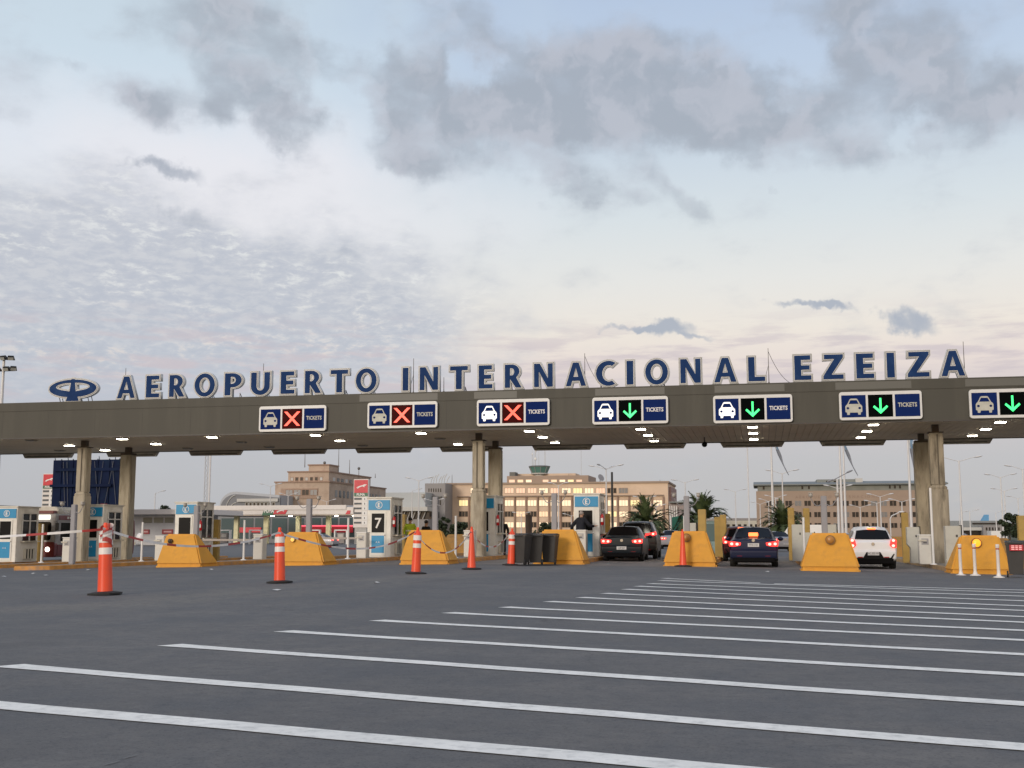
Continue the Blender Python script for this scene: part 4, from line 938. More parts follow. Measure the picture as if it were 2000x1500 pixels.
    py_, pz = spec['plate']; pl = MB().box(-.20, .20, py_ - .012, py_, pz - .065, pz + .065).build('number_plate', plate_m, t)
    text(spec['reg'], .10, mat('plate_ink', (.03, .03, .03), .5, var=0), 'plate_lettering', pl, (0, py_ - .015, pz), .001, sx=.8)
    MB().cyl((0, spec['em'][0], spec['em'][1]), (0, spec['em'][0] - .02, spec['em'][1]), .058, .058, 16).build('badge', chrome, t)
    bl = spec.get('brake3')
    if bl: MB().box(-bl[2], bl[2], bl[0] - .03, bl[0], bl[1] - bl[3], bl[1] + bl[3]).build('high_brake_light', amb_em, t, bevel=.01)
    for yy in spec['axles']:
        for s in (-1, 1):
            MB().lathe([(.20, 0), (.30, .0), (.32, .03), (.32, .19), (.30, .22), (.20, .22)], 22).build('wheel', black_rubber, t, smooth=True)
            w_ = t.children[-1] if False else C.objects[-1]
            w_.rotation_euler = (0, s * PI / 2, 0); w_.location = (s * (W - .235), yy, .32)
            r_ = MB().lathe([(.05, .19), (.19, .205), (.20, .19), (.20, .02)], 18).build('rim', rim_m, w_, smooth=True)
    MB().box(-W + .1, W - .1, .3, spec['axles'][1] + .3, .16, .30).build('underbody', black_plain, t)
    MB().box(-.02, .02, .9 + spec['ant'], .96 + spec['ant'], spec['roof'] + .02, spec['roof'] + .07).build('antenna', black_plain, t)
    if spec.get('rails'):
        for s in (-1, 1): MB().box(s * .58 - .02, s * .58 + .02, .6, 2.9, spec['roof'] + .02, spec['roof'] + .07).build('roof_rail', chrome, t, bevel=.008)
    return t
def car_paint(name, c, m=.3): return mat(name, c, .38, m, var=.02, coat=.15, spec=.35)
sedan = dict(name='dark_sedan', W=.86, st=[(0, .80, .34, .86, .93, .66), (.07, .86, .27, .90, .985, .68), (.30, .87, .24, .93, 1.01, .69), (.62, .875, .22, .95, 1.04, .68), (1.30, .88, .20, .95, 1.385, .60), (2.1, .88, .20, .94, 1.43, .61), (2.75, .88, .20, .93, 1.38, .60), (3.35, .88, .22, .92, 1.02, .70), (3.9, .86, .24, .84, .93, .70), (4.25, .80, .28, .72, .80, .62), (4.38, .68, .36, .62, .68, .5)],
             rear_glass=(3, 4), rg=((.64, 1.055, .63), (1.26, 1.375, .53)), side_glass=((4.0, 4.9), (5.0, 5.9)), ws=(6.1, 6.9), tail='wide', tail_z=.83, on=True, mir=2.95, belt=.95, bump=.52, plate=(-.10, .55), reg='LDP 407', em=(-.01, .86), brake3=None, axles=(.95, 3.45), ant=.6, roof=1.41)
vento = dict(sedan); vento.update(name='blue_sedan', tail='wide', tail_z=.84, plate=(-.035, .80), reg='PHX 318', em=(-.01, .97), brake3=(.70, 1.16, .17, .085), W=.88)
hatch = dict(name='white_hatchback', W=.84, st=[(0, .78, .36, .84, .93, .62), (.06, .83, .30, .88, .99, .64), (.16, .845, .26, .92, 1.06, .64), (.50, .85, .24, .95, 1.40, .57), (.95, .85, .22, .95, 1.50, .58), (1.7, .85, .20, .94, 1.52, .59), (2.4, .85, .20, .93, 1.46, .58), (3.05, .85, .22, .92, 1.03, .68), (3.5, .84, .24, .86, .94, .68), (3.85, .78, .28, .74, .82, .6), (3.95, .68, .36, .62, .68, .5)],
             rear_glass=(2, 3), rg=((.165, 1.06, .62), (.47, 1.37, .53)), side_glass=((3.3, 4.3), (4.45, 5.6)), ws=(6.1, 6.9), tail='tall', tail_z=.93, on=True, mir=2.5, belt=.95, bump=.55, plate=(-.11, .56), reg='AC 352 NK', em=(-.03, .90), brake3=(.42, 1.46, .15, .03), axles=(.62, 3.1), ant=.2, roof=1.51, hatch_diff=True)
suv = dict(name='grey_suv', W=.92, st=[(0, .86, .42, .96, 1.05, .70), (.06, .91, .36, 1.0, 1.10, .72), (.18, .925, .32, 1.04, 1.16, .72), (.55, .93, .30, 1.07, 1.58, .64), (1.0, .93, .28, 1.07, 1.68, .65), (1.9, .93, .27, 1.06, 1.70, .66), (2.7, .93, .27, 1.05, 1.62, .64), (3.35, .93, .28, 1.03, 1.14, .74), (3.9, .91, .30, .97, 1.05, .74), (4.25, .85, .34, .84, .92, .66), (4.4, .74, .42, .70, .78, .55)],
           rear_glass=(2, 3), rg=((.19, 1.16, .70), (.53, 1.55, .60)), side_glass=((3.2, 4.4), (4.5, 5.7)), ws=(6.1, 6.9), tail='suv', tail_z=1.08, on=True, mir=2.8, belt=1.06, bump=.60, plate=(-.03, .86), reg='AD 190 RT', em=(-.03, 1.06), brake3=None, axles=(.78, 3.5), ant=.2, roof=1.69, rails=True)
def place(px, y): x = atx(px, y); return (x, y, zg(x, y) + .004)
car(sedan, car_paint('paint_petrol', (.005, .010, .016)), 'dark petrol sedan stopped beside the booth with the man in navy', place(1214, 48.3), .03)
car(suv, car_paint('paint_grey', (.045, .042, .040)), 'dark grey sport utility car ahead of the dark sedan', place(1243, 53.5), .03)
car(vento, car_paint('paint_blue', (.006, .011, .042)), 'dark blue sedan braking in the middle lane', place(1471, 43.4), 0)
car(hatch, car_paint('paint_white', (.74, .74, .74), 0), 'white hatchback braking right of a yellow barrier', place(1704, 44.6), 0)
c2 = dict(hatch); c2.update(name='queued_car', reg='NXT 664')
car(c2, car_paint('paint_wine', (.06, .012, .016)), 'queued car mostly hidden ahead of the dark blue sedan, brake light showing', place(1449, 52.5), .05)
far = dict(sedan); far.update(name='distant_car', on=True, reg='JKV 275')
fc = car(far, car_paint('paint_silver', (.35, .35, .37)), 'distant silver car right of the dark blue sedan', place(1534, 88), .4)
for px, y, rz, lab in ((1312, 92, .1, 'distant car with red lights between the grey sport utility car and the barrier'), (1690, 120, 1.3, 'distant pale car left of the hatchback roof'), (655, 118, 1.5, 'car parked at the fuel station beyond the second barrier'), (1905, 150, 1.5, 'car parked far right beyond the amber lamp barrier'), (1580, 135, 1.5, 'parked car far beyond the ochre posts')):
    dup(fc, place(px, y), rz, lab)
tag(fc, None, None)
# white van in the distance
vt = thing('delivery_van', 'small white van parked beyond the ochre posts, left of the hatchback', 'van', place(1622, 110), 1.45)
MB().prismx([(0, .35), (0, 2.05), (.1, 2.15), (3.5, 2.15), (4.2, 1.25), (5.0, 1.05), (5.1, .35)], -.9, .9).build('body', white_clean, vt, bevel=.05)
for s in (-1, 1):
    MB().box(s * .905, s * .91, 2.7, 3.7, 1.25, 1.85).build('side_window', glass_car, vt)
    for yy in (.9, 4.1): MB().cyl((s * .92, yy, .34), (s * .7, yy, .34), .34, .34, 16).build('wheel', black_rubber, vt)
MB().box(-.75, .75, -.01, 0, 1.3, 1.9).build('rear_window', glass_car, vt)
# ------------------------------------------------------------------ bus on the left
by = 54.5; bx = atx(107, by) - 1.25
bus = thing('city_bus', 'maroon and grey bus with lit destination board, behind the leftmost booths', 'bus', (bx, by, zg(bx, by)), 0.03)
bgrey = mat('bus_grey', (.30, .30, .31), .4, .1)
MB().prism(rrect(-1.25, 1.25, .34, 2.62, .16), 0, 8.2).build('body', bgrey, bus, bevel=.05)
MB().prism(rrect(-1.22, 1.22, 2.4, 2.95, .24), .25, 7.9).build('roof_cover', mat('bus_roof', (.58, .57, .53), .5), bus, bevel=.05)
MB().prism(rrect(-1.26, 1.26, .34, 1.12, .10), -.05, .22).build('front_skirt', maroon, bus, bevel=.03)
MB().box(1.251, 1.275, .22, 8.1, .40, .98).build('side_skirt', maroon, bus, bevel=.008)
MB().prism(rrect(-1.0, 1.0, 1.22, 2.16, .12), -.03, .01).build('windscreen', glass_car, bus)
MB().box(-.012, .012, -.05, -.031, 1.22, 2.16).build('windscreen_bar', dark_metal, bus)
MB().box(-1.15, 1.15, -.07, .25, 2.58, 2.74).build('brow', maroon, bus, bevel=.03)
MB().box(-.35, .95, -.06, -.02, 2.28, 2.52).build('destination_board', emit('dest_lit', (1, .97, .86), 1.3, (.6, .6, .5)), bus, bevel=.01)
for s in (-1, 1):
    MB().cyl((s * .88, -.04, .74), (s * .88, -.075, .74), .12, .12, 16).build('headlight', emit('headlight_glow', (1, .95, .8), 6 if True else 0, (.8, .8, .7)) if s > 0 else chrome, bus)
    MB().cyl((s * 1.25, .1, 2.2), (s * 1.5, -.25, 2.1), .02, .02, 6).box(s * 1.5 - .09, s * 1.5 + .09, -.29, -.23, 1.7, 2.1).build('mirror', dark_metal, bus)
for i in range(4):
    MB().box(1.252, 1.262, .5 + i * 1.9, 2.2 + i * 1.9, 1.16, 2.12).build('side_window', glass_car, bus)
pts = []
MB().box(1.255, 1.285, .25, 7.9, 2.26, 2.50).build('name_band', maroon, bus, bevel=.01)
mb = MB()
for i in range(7): mb.box(1.286, 1.292, 1.0 + i * .24, 1.16 + i * .24, 2.32, 2.44)
mb.build('band_lettering', white_clean, bus)
MB().prismx([(7.4, .4), (8.15, .4), (8.25, 1.6), (8.15, 2.3), (7.7, 2.55), (7.4, 2.55), (7.85, 2.1), (7.95, 1.5)], 1.26, 1.29).build('rear_swoosh', maroon, bus)
for yy in (1.8, 6.2):
    for s in (-1, 1): MB().cyl((s * 1.27, yy, .46), (s * .95, yy, .46), .46, .46, 20).build('wheel', black_rubber, bus)
# ------------------------------------------------------------------ people
def skin_obj(chains, name, m, parent=None, sub=1):
    """chains: lists of (point, radius); the first point of later chains may name an existing vertex index"""
    vs, es, rs = [], [], []
    def vid(p, r):
        for i, q in enumerate(vs):
            if (Vector(q) - Vector(p)).length < 1e-4: return i
        vs.append(tuple(p)); rs.append(r); return len(vs) - 1
    for ch in chains:
        ids = [vid(p, r) for p, r in ch]
        es += [(a, b) for a, b in zip(ids[:-1], ids[1:])]
    me = bpy.data.meshes.new(name); me.from_pydata(vs, es, []); o = bpy.data.objects.new('tmp', me); C.objects.link(o)
    md = o.modifiers.new('s', 'SKIN'); md.use_smooth_shade = True
    lay = me.skin_vertices[0].data if me.skin_vertices else None
    if lay is None:
        bm = bmesh.new(); bm.from_mesh(me); bm.verts.layers.skin.verify(); bm.to_mesh(me); bm.free(); lay = me.skin_vertices[0].data
    for i, r in enumerate(rs): lay[i].radius = (r, r) if not hasattr(r, '__len__') else r
    lay[0].use_root = True
    sd = o.modifiers.new('d', 'SUBSURF'); sd.levels = sub; sd.render_levels = sub
    dg = bpy.context.evaluated_depsgraph_get(); out = bpy.data.meshes.new_from_object(o.evaluated_get(dg)); bpy.data.objects.remove(o)
    out.materials.clear(); out.materials.append(m); out.name = name
    r = bpy.data.objects.new(name, out); C.objects.link(r)
    if parent: r.parent = parent
    return r
skin_m = mat('skin', (.42, .24, .16), .6, var=.04)
def person(label, loc, rotz, lean=(0, 0), arms=None, top_m=None, leg_m=None, hair_m=None, vest=None, s=1.0, legs=None, bulk=1.0):
    """faces +y; lean = forward shift of chest; arms: ((elbow, hand) left, (elbow, hand) right)"""
    t = thing('person', label, 'person', loc, rotz)
    lx, ly = lean; hip = (0, 0, .94 * s); wst = (0, ly * .35, 1.08 * s); ch = (lx * .7, ly * .8, 1.30 * s - abs(ly) * .12); nk = (lx, ly, 1.47 * s - abs(ly) * .22); hd = (lx, ly + .03, 1.60 * s - abs(ly) * .25)
    sh = [(nk[0] + q * .19, nk[1] - .01, nk[2] - .06) for q in (-1, 1)]
    arms = arms or (((-.29, ly * .8 + .02, 1.14 * s), (-.27, ly * .6 + .12, .90 * s)), ((.29, ly * .8 + .02, 1.14 * s), (.27, ly * .6 + .12, .90 * s)))
    legs = legs or (((-.11, .02, .50 * s), (-.12, -.02, .07)), ((.11, .03, .50 * s), (.13, .02, .07)))
    chains = [[(hip, .13), (wst, .13), (ch, (.17, .13)), (nk, .06), ((hd[0], hd[1] - .02, hd[2] - .06), .075), ((hd[0], hd[1], hd[2] + .04), .095), ((hd[0], hd[1] - .01, hd[2] + .12), .06)]]
    for q in (0, 1):
        sg = -1 if q == 0 else 1; el, ha = arms[q]; kn, ft = legs[q]
        chains.append([(ch, .17), (sh[q], .065), (el, .045), (ha, .03)])
        d = (Vector(ha) - Vector(el)).normalized(); side = d.cross(Vector((0, 1, 0)) if abs(d.y) < .8 else Vector((0, 0, 1))).normalized(); palm = Vector(ha) + d * .07
        chains.append([(ha, .03), (palm, .036)])
        for f in range(4):
            o = side * (.026 * (f - 1.5)); ln = (.062, .075, .07, .055)[f]; k1 = palm + d * .03 + o; k2 = k1 + d * ln * .6 + Vector((0, .012, 0)); k3 = k2 + d * ln * .4 + Vector((0, .02, 0))
            chains.append([(palm, .036), (k1, .010), (k2, .009), (k3, .008)])
        th = palm - d * .02 - side * .045 * sg; chains.append([(palm, .036), (th, .012), (th + d * .035 - side * .01 * sg, .010)])
        chains.append([(hip, .13), ((sg * .11, 0, .86 * s), .10), (kn, .065), ((ft[0], ft[1], ft[2] + .02), .045), ((ft[0] + sg * .015, ft[1] + .13, .045), .04)])
    body = skin_obj(chains, 'body', skin_m, t)
    # face: nose, eyes, mouth, ears pressed into the head
    # clothing
    jac = [[((0, 0, .90 * s), (.195 * bulk, .17 * bulk)), ((0, ly * .2, 1.0 * s), (.185 * bulk, .155 * bulk)), (wst, (.175 * bulk, .145 * bulk)), (ch, (.205 * bulk, .155 * bulk)), ((nk[0], nk[1] - .01, nk[2] - .03), (.09, .08))]]
    for q in (0, 1): jac.append([(ch, (.205 * bulk, .155 * bulk)), (sh[q], .085 * bulk), (arms[q][0], .068 * bulk), ((Vector(arms[q][0]).lerp(Vector(arms[q][1]), .9))[:], .052)])
    skin_obj(jac, 'jacket', top_m, t)
    tr = [[((0, ly * .2, 1.04 * s), (.17, .15)), (hip, (.18, .165))]]
    for q in (0, 1):
        sg = -1 if q == 0 else 1; tr.append([(hip, (.17, .14)), ((sg * .11, 0, .84 * s), .115), (legs[q][0], .08), ((legs[q][1][0], legs[q][1][1], .12), .062)])
    skin_obj(tr, 'trousers', leg_m, t)
    for q in (0, 1):
        f = legs[q][1]; MB().ball((f[0], f[1] + .06, .045), (.055, .14, .05), 10, 6).build('shoe', black_rubber, t, smooth=True)
    MB().ball((hd[0], hd[1] - .02, hd[2] + .075), (.097, .108, .095), 14, 10).build('hair', hair_m, t, smooth=True)
    fx_ = MB().ball((hd[0], hd[1] + .095, hd[2] + .02), (.014, .022, .022), 8, 6).build('nose', skin_m, t, smooth=True)
    for q in (-1, 1):
        MB().ball((hd[0] + q * .098, hd[1], hd[2] + .02), (.012, .024, .034), 8, 6).build('ear', skin_m, t, smooth=True)
        MB().ball((hd[0] + q * .034, hd[1] + .088, hd[2] + .045), (.012, .008, .008), 8, 6).build('eye', black_plain, t, smooth=True)
    MB().box(hd[0] - .026, hd[0] + .026, hd[1] + .085, hd[1] + .094, hd[2] - .035, hd[2] - .027).build('mouth', mat('lips', (.3, .12, .1), .6), t)
    if vest:
        v = skin_obj([[((0, 0, .88 * s), (.205, .18)), ((0, ly * .2, 1.0 * s), (.195, .165)), (wst, (.187, .157)), (ch, (.215, .168)), ((nk[0], nk[1] - .01, nk[2] - .06), (.13, .10))]], 'vest', vest, t)
        MB().lathe([(.208, 1.12 * s), (.210, 1.17 * s)], 20).build('reflective_strip', refl_white, t).scale = (1.0, .84, 1)
    return t
navy_cloth = mat('navy_cloth', (.006, .007, .014), .85, var=.2); black_cloth = mat('black_cloth', (.008, .008, .010), .85, var=.2); hair_dark = mat('dark_hair', (.012, .01, .009), .7); hair_grey = mat('grey_hair', (.30, .26, .24), .7)
vest_m = mat('lime_vest', (.48, .62, .02), .6, var=.05)
y = 49.75; x = atx(1133, y)
person('man in a navy jacket leaning towards the open booth window', (x, y, top(x, y)), -.55, lean=(-.06, .16), arms=(((-.52, .06, 1.28), (-.56, .12, 1.02)), ((.36, .24, 1.28), (.40, .52, 1.30))), top_m=navy_cloth, leg_m=navy_cloth, hair_m=hair_grey, s=1.13, bulk=1.3)
y = 53.6; x = atx(801, y)
person('worker in a lime green vest seen from behind, beyond the third barrier', (x, y, top(x, y)), .15, top_m=vest_m, leg_m=black_cloth, hair_m=hair_dark, vest=vest_m, s=1.04)
x = atx(832, 54.5)
person('figure in black standing right of the green vest worker', (x, 54.5, zg(x, 54.5) + .01), -.5, top_m=black_cloth, leg_m=black_cloth, hair_m=hair_dark, s=1.05)
y = 54.0; x = atx(981, y)
person('figure in black beside the middle rear column', (x, y, top(x, y) - .01), .4, top_m=black_cloth, leg_m=black_cloth, hair_m=hair_dark, s=1.0)
#%%PART5%%
# ------------------------------------------------------------------ distant buildings
stone = mat('tan_stone', (.66, .51, .38), .85, var=.1, vs=.12, dirt=(.50, .37, .27), dirt_amt=.6, ds=.25)
stone2 = mat('brown_render', (.36, .275, .215), .85, var=.07, vs=.1, dirt=(.26, .20, .16), dirt_amt=.5, ds=.2)
stone3 = mat('weathered_concrete', (.47, .37, .29), .85, var=.12, vs=.15, dirt=(.24, .17, .13), dirt_amt=.7, ds=.3)
greyst = mat('grey_render', (.27, .26, .26), .8, var=.06, vs=.2)
slate = mat('slate_grey', (.20, .22, .22), .7, var=.08, vs=.2); pale = mat('pale_panel', (.50, .50, .48), .7, var=.05, vs=.3)
win_dark = glass('window_dark', (.02, .018, .02), .15); win_grey = mat('window_grey', (.20, .20, .20), .3, var=.15)
WIN_GLOW = [emit('window_peach', (1, .56, .36), .62, (.5, .4, .3)), emit('window_yellow', (1, .80, .32), .85, (.5, .4, .3)), emit('window_cream', (1, .78, .50), .85, (.5, .4, .3)), emit('window_amber', (1, .66, .36), .7, (.5, .4, .3))]  # panes emit: warm sky reflection painted as glow, mixed with room light
rng = random.Random(4)
def wbox(px0, px1, ytop, Y, Y2, name, m, par, zb=-.1, bevel=0):
    x0, x1 = atx(px0, Y), atx(px1, Y); z = sight((px0 + px1) / 2, ytop, Y).z
    return MB().box(x0, x1, Y, Y2, zb, z).build(name, m, par), x0, x1, z
def win(par, x0, x1, z0, z1, Y, m, fm, mull=True):
    f = MB(); t_ = .12; y0, y1 = Y - .06, Y - .005
    f.box(x0 - t_, x0, y0, y1, z0 - t_, z1 + t_); f.box(x1, x1 + t_, y0, y1, z0 - t_, z1 + t_); f.box(x0, x1, y0, y1, z0 - t_, z0); f.box(x0, x1, y0, y1, z1, z1 + t_)
    if mull:
        k = 3 if (x1 - x0) > 2 else 2
        for i in range(1, k): xx = x0 + (x1 - x0) * i / k; f.box(xx - .05, xx + .05, y0, y1, z0, z1)
    o = f.build('window', fm, par)
    MB().box(x0, x1, Y - .03, Y - .008, z0, z1).build('pane', m, o)
def zpx(px, py, Y): return sight(px, py, Y).z
# central terminal
Y = 330.0
b = thing('terminal_building', 'long tan stone building, windows glowing with room light and painted sky reflection, under the control tower', 'building', (0, 0, 0))
wbox(868, 1306, 945, Y, Y + 28, 'wall', stone, b)
MB().box(atx(866, Y), atx(1308, Y), Y - .4, Y + 28.4, zpx(1090, 945, Y), zpx(1090, 941.5, Y)).build('parapet', stone2, b)
MB().box(atx(1306.3, Y), atx(1311, Y), Y + 3, Y + 24, -.1, zpx(1300, 950, Y)).build('end_wall', mat('pink_stone', (.36, .24, .22), .8), b)
MB().box(atx(893, Y), atx(1297, Y), Y - .7, Y - .01, zpx(1090, 969.5, Y), zpx(1090, 967.5, Y)).build('ledge', stone2, b)
fr_tan = mat('window_frame_tan', (.42, .30, .21), .7)
pil = mat('pilaster_brown', (.30, .20, .15), .8)
xs_ = [920] + [991 + 23 * i for i in range(5)] + [1106, 1128, 1152, 1172, 1193, 1214, 1236, 1258, 1280]
for i in range(19):
    pxc = 905 + 22.4 * i
    if pxc > 1300: break
    x0, x1 = atx(pxc - 8.5, Y), atx(pxc + 8.5, Y)
    glow0 = (pxc < 930 and i in (1,)) or 970 < pxc < 1185
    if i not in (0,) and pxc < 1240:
        if glow0: m = [WIN_GLOW[0], WIN_GLOW[0], WIN_GLOW[1], WIN_GLOW[2], WIN_GLOW[0], WIN_GLOW[2], WIN_GLOW[0], WIN_GLOW[2]][(i * 5) % 8]
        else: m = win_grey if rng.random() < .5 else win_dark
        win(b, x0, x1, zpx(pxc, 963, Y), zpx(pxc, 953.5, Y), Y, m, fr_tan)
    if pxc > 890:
        m = WIN_GLOW[rng.choice([1, 2, 2, 3])] if 960 < pxc < 1120 or pxc > 1215 or rng.random() < .4 else (WIN_GLOW[0] if rng.random() < .5 else win_grey)
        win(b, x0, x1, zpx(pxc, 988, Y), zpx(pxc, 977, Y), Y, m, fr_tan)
        m = WIN_GLOW[rng.choice([2, 2, 3, 1])] if rng.random() < .65 else win_dark
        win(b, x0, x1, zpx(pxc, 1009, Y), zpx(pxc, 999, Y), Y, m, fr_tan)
        m = WIN_GLOW[2] if rng.random() < .35 else win_dark
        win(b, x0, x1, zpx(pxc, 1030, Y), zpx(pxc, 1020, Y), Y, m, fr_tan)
        xx = atx(pxc + 11.2, Y); MB().box(xx - .22, xx + .22, Y - .5, Y - .01, 0, zpx(pxc, 970, Y)).build('pilaster', pil, b)
# rooftop storey with tower above
o_, x0, x1, z = wbox(990, 1150, 929, Y + 6, Y + 22, 'roof_storey', stone2, b, zb=zpx(1090, 943, Y))
for i in range(9):
    pxc = 1000 + 16.5 * i; Yp = Y + 6
    if 1048 < pxc < 1062: continue
    win(b, atx(pxc - 5.5, Yp), atx(pxc + 5.5, Yp), zpx(pxc, 942.5, Yp), zpx(pxc, 937, Yp), Yp, WIN_GLOW[(i * 3) % 4] if i != 7 else WIN_GLOW[1], fr_tan, False)
wbox(995, 1006, 922, Y + 8, Y + 12, 'plant_room', mat('plant_dark', (.14, .14, .13), .7), b, zb=zpx(1000, 930, Y + 8))
wbox(1010, 1125, 925, Y + 12, Y + 20, 'upper_storey', stone, b, zb=zpx(1060, 930, Y + 12))
# grey end block
g = thing('grey_wing', 'grey rendered block with narrow dark slots at the left end of the tan building', 'building', (0, 0, 0)); Yg = 322.0
wbox(829, 869, 944, Yg, Yg + 20, 'wall', greyst, g)
for i in range(6):
    x_ = 836 + 4.6 * i; MB().box(atx(x_, Yg), atx(x_ + 2, Yg), Yg - .05, Yg, zpx(x_, 961, Yg), zpx(x_, 954, Yg)).build('slot_window', win_dark, g)
    MB().box(atx(x_, Yg), atx(x_ + 1.8, Yg), Yg - .05, Yg, zpx(x_, 988, Yg), zpx(x_, 977, Yg)).build('slot_window', win_dark, g)
MB().box(atx(833, Yg), atx(862, Yg), Yg - .6, Yg - .01, zpx(850, 972, Yg), zpx(850, 969.5, Yg)).build('canopy_ledge', mat('plant_dark', (.14, .14, .13), .7), g)
for x_ in (841, 855): MB().box(atx(x_, Yg), atx(x_ + 2.5, Yg), Yg - .05, Yg, zpx(x_, 1012, Yg), zpx(x_, 1000, Yg)).build('slot_window', win_dark, g)
rack = thing('roof_antenna_rack', 'rack of pale curved antennas on the grey block roof', 'antenna', (atx(856, 326), 326, zpx(856, 944, 326)))
for i in range(7): MB().tube([((i - 3) * .8, 0, 0), ((i - 3) * .8 + .2, 0, 1.0 + .3 * (i % 3)), ((i - 3) * .8 + .9, 0, 2.0 + .35 * (i % 3))], .11, 5).build('antenna_rod', pale, rack)
# control tower
tw = thing('control_tower', 'control tower with green glazed cab rising over the tan building', 'tower', (atx(1054, 342), 342, zpx(1054, 930, 342)))
q = 1 / 6.55
MB().lathe([(1.5, -1), (1.5, 1.2), (2.4, 1.9)], 12).build('shaft', pale, tw)
cabg = glass('green_glass', (.10, .22, .19), .2)
MB().lathe([(2.3, .9), (3.1, 2.7)], 10).build('cab_glass', cabg, tw)
mb = MB()
for i in range(10):
    a = 2 * PI * i / 10; MB().cyl((2.34 * math.cos(a), 2.34 * math.sin(a), .9), (3.14 * math.cos(a), 3.14 * math.sin(a), 2.7), .09, .09, 5).build('mullion', greyst, tw)
MB().lathe([(3.25, 2.7), (3.3, 2.95), (2.6, 3.1)], 14).build('cab_roof', mat('cab_roof', (.16, .17, .17), .6), tw)
MB().lathe([(2.5, .55), (2.6, .9), (1.4, .5)], 14).build('gallery', pale, tw)
for (dx, h, r) in ((-2.2, 6.2, .07), (-1.3, 9.2, .13), (1.7, 8.6, .12), (-.2, 6, .06), (-1.9, 4.6, .06)):
    MB().cyl((dx, 0, 3), (dx, 0, 3 + h - 1.3), r, r * .6, 6).build('antenna', pale, tw)
for (dx, z_, r) in ((-1.2, 5.2, .42), (-1.0, 7.6, .3), (-2.1, 6.6, .25), (-1.5, 9.0, .22)): MB().cyl((dx, -.1, z_), (dx, -.35, z_), r, r * .8, 12).build('dish', white_clean, tw)
# antennas and dish on the central roof
for px, yt, lab in ((883, 927, 'thin aerial on the left part of the tan building roof'), (961, 931, 'short aerial behind the middle column on the tan building roof'), (1111, 925, 'cluster aerial right of the control tower'), (1135, 880, 'tall thin mast beyond the tan building'), (1289, 937, 'small vent aerial near the right end of the tan building roof')):
    Yq = 340; p = sight(px, yt, Yq); z0 = zpx(px, 944, Yq) if px != 1135 else -.1
    mb = MB().cyl((0, 0, 0), (0, 0, p.z - z0), .10, .05, 6)
    if px == 1111:
        mb.box(-.7, .7, -.04, .04, 1.2, 1.3).box(-.9, -.75, -.05, .05, .5, 2.0).box(.7, .85, -.05, .05, .4, 1.8)
    tag(mb.build('aerial', pale if px == 1135 else rodm, loc=(p.x, Yq, z0)), lab, 'antenna')
p = sight(1172, 935, 338); t = thing('satellite_dish', 'grey satellite dish on the roof right of the tower', 'dish', (p.x, 338, zpx(1172, 943, 338)))
MB().cyl((0, 0, 0), (0, 0, 1.2), .12, .1, 6).build('mount', rodm, t); dd_ = MB().cyl((0, 0, 1.3), (.35, -.3, 1.5), .3, 1.1, 16).build('dish', mat('dish_grey', (.25, .25, .26), .5), t)
# brown slab building on the right
Y = 350.0
rb_ = thing('office_building', 'long brown office slab with three rows of dark windows and a grey attic', 'building', (0, 0, 0))
wbox(1479, 1853, 958, Y, Y + 22, 'wall', stone2, rb_)
zA0, zA1 = zpx(1660, 958, Y), zpx(1660, 947, Y)
MB().box(atx(1482, Y), atx(1851, Y), Y + .3, Y + 21, zA0, zA1).build('attic', mat('attic_green_grey', (.20, .21, .19), .7, var=.15, vs=.4), rb_)
MB().prismx([(Y - .8, zA1), (Y + 22, zA1), (Y + 22, zA1 + .3), (Y + 10, zA1 + 1.5), (Y - .8, zA1 + .35)], atx(1474, Y), atx(1856, Y)).build('roof', slate, rb_)
for i in range(6):
    x_ = (1494, 1570, 1583, 1742, 1752, 1762)[i]; MB().box(atx(x_ - 1.8, Y), atx(x_ + 1.8, Y), Y + .22, Y + .29, zA0 + .5, zA1 - .2).build('attic_window', win_dark, rb_)
wf = mat('window_frame_brown', (.36, .27, .21), .7)
for r_, (ya, yb) in enumerate(((978, 988), (1000, 1010), (1021.5, 1031))):
    for i in range(19):
        pxc = 1505 + 18.6 * i
        if r_ and i == 0: continue
        win(rb_, atx(pxc - 6.4, Y), atx(pxc + 6.4, Y), zpx(pxc, yb, Y), zpx(pxc, ya, Y), Y, win_dark if rng.random() < .85 else win_grey, wf)
tx = text('A E R O P U E R T O   I N T E R N A C I O N A L', 1.1, mat('faint_letters', (.27, .19, .15), .7), 'wall_lettering', rb_, (atx(1640, Y), Y - .04, zpx(1640, 970.5, Y)), .01, sx=1.05)
o_, *_r = wbox(1599, 1676, 936, Y + 6, Y + 16, 'plant_room', mat('plant_green_grey', (.21, .23, .22), .7), rb_, zb=zA1 + .2)
wbox(1675, 1689, 934, Y + 5, Y + 15, 'lift_room', pale, rb_, zb=zA1 + .2)
for a_, b__ in ((1617, 1624), (1632, 1640)): MB().box(atx(a_, Y + 6), atx(b__, Y + 6), Y + 5.9, Y + 5.99, zpx(1620, 945, Y + 6), zpx(1620, 939, Y + 6)).build('plant_opening', win_dark, rb_)
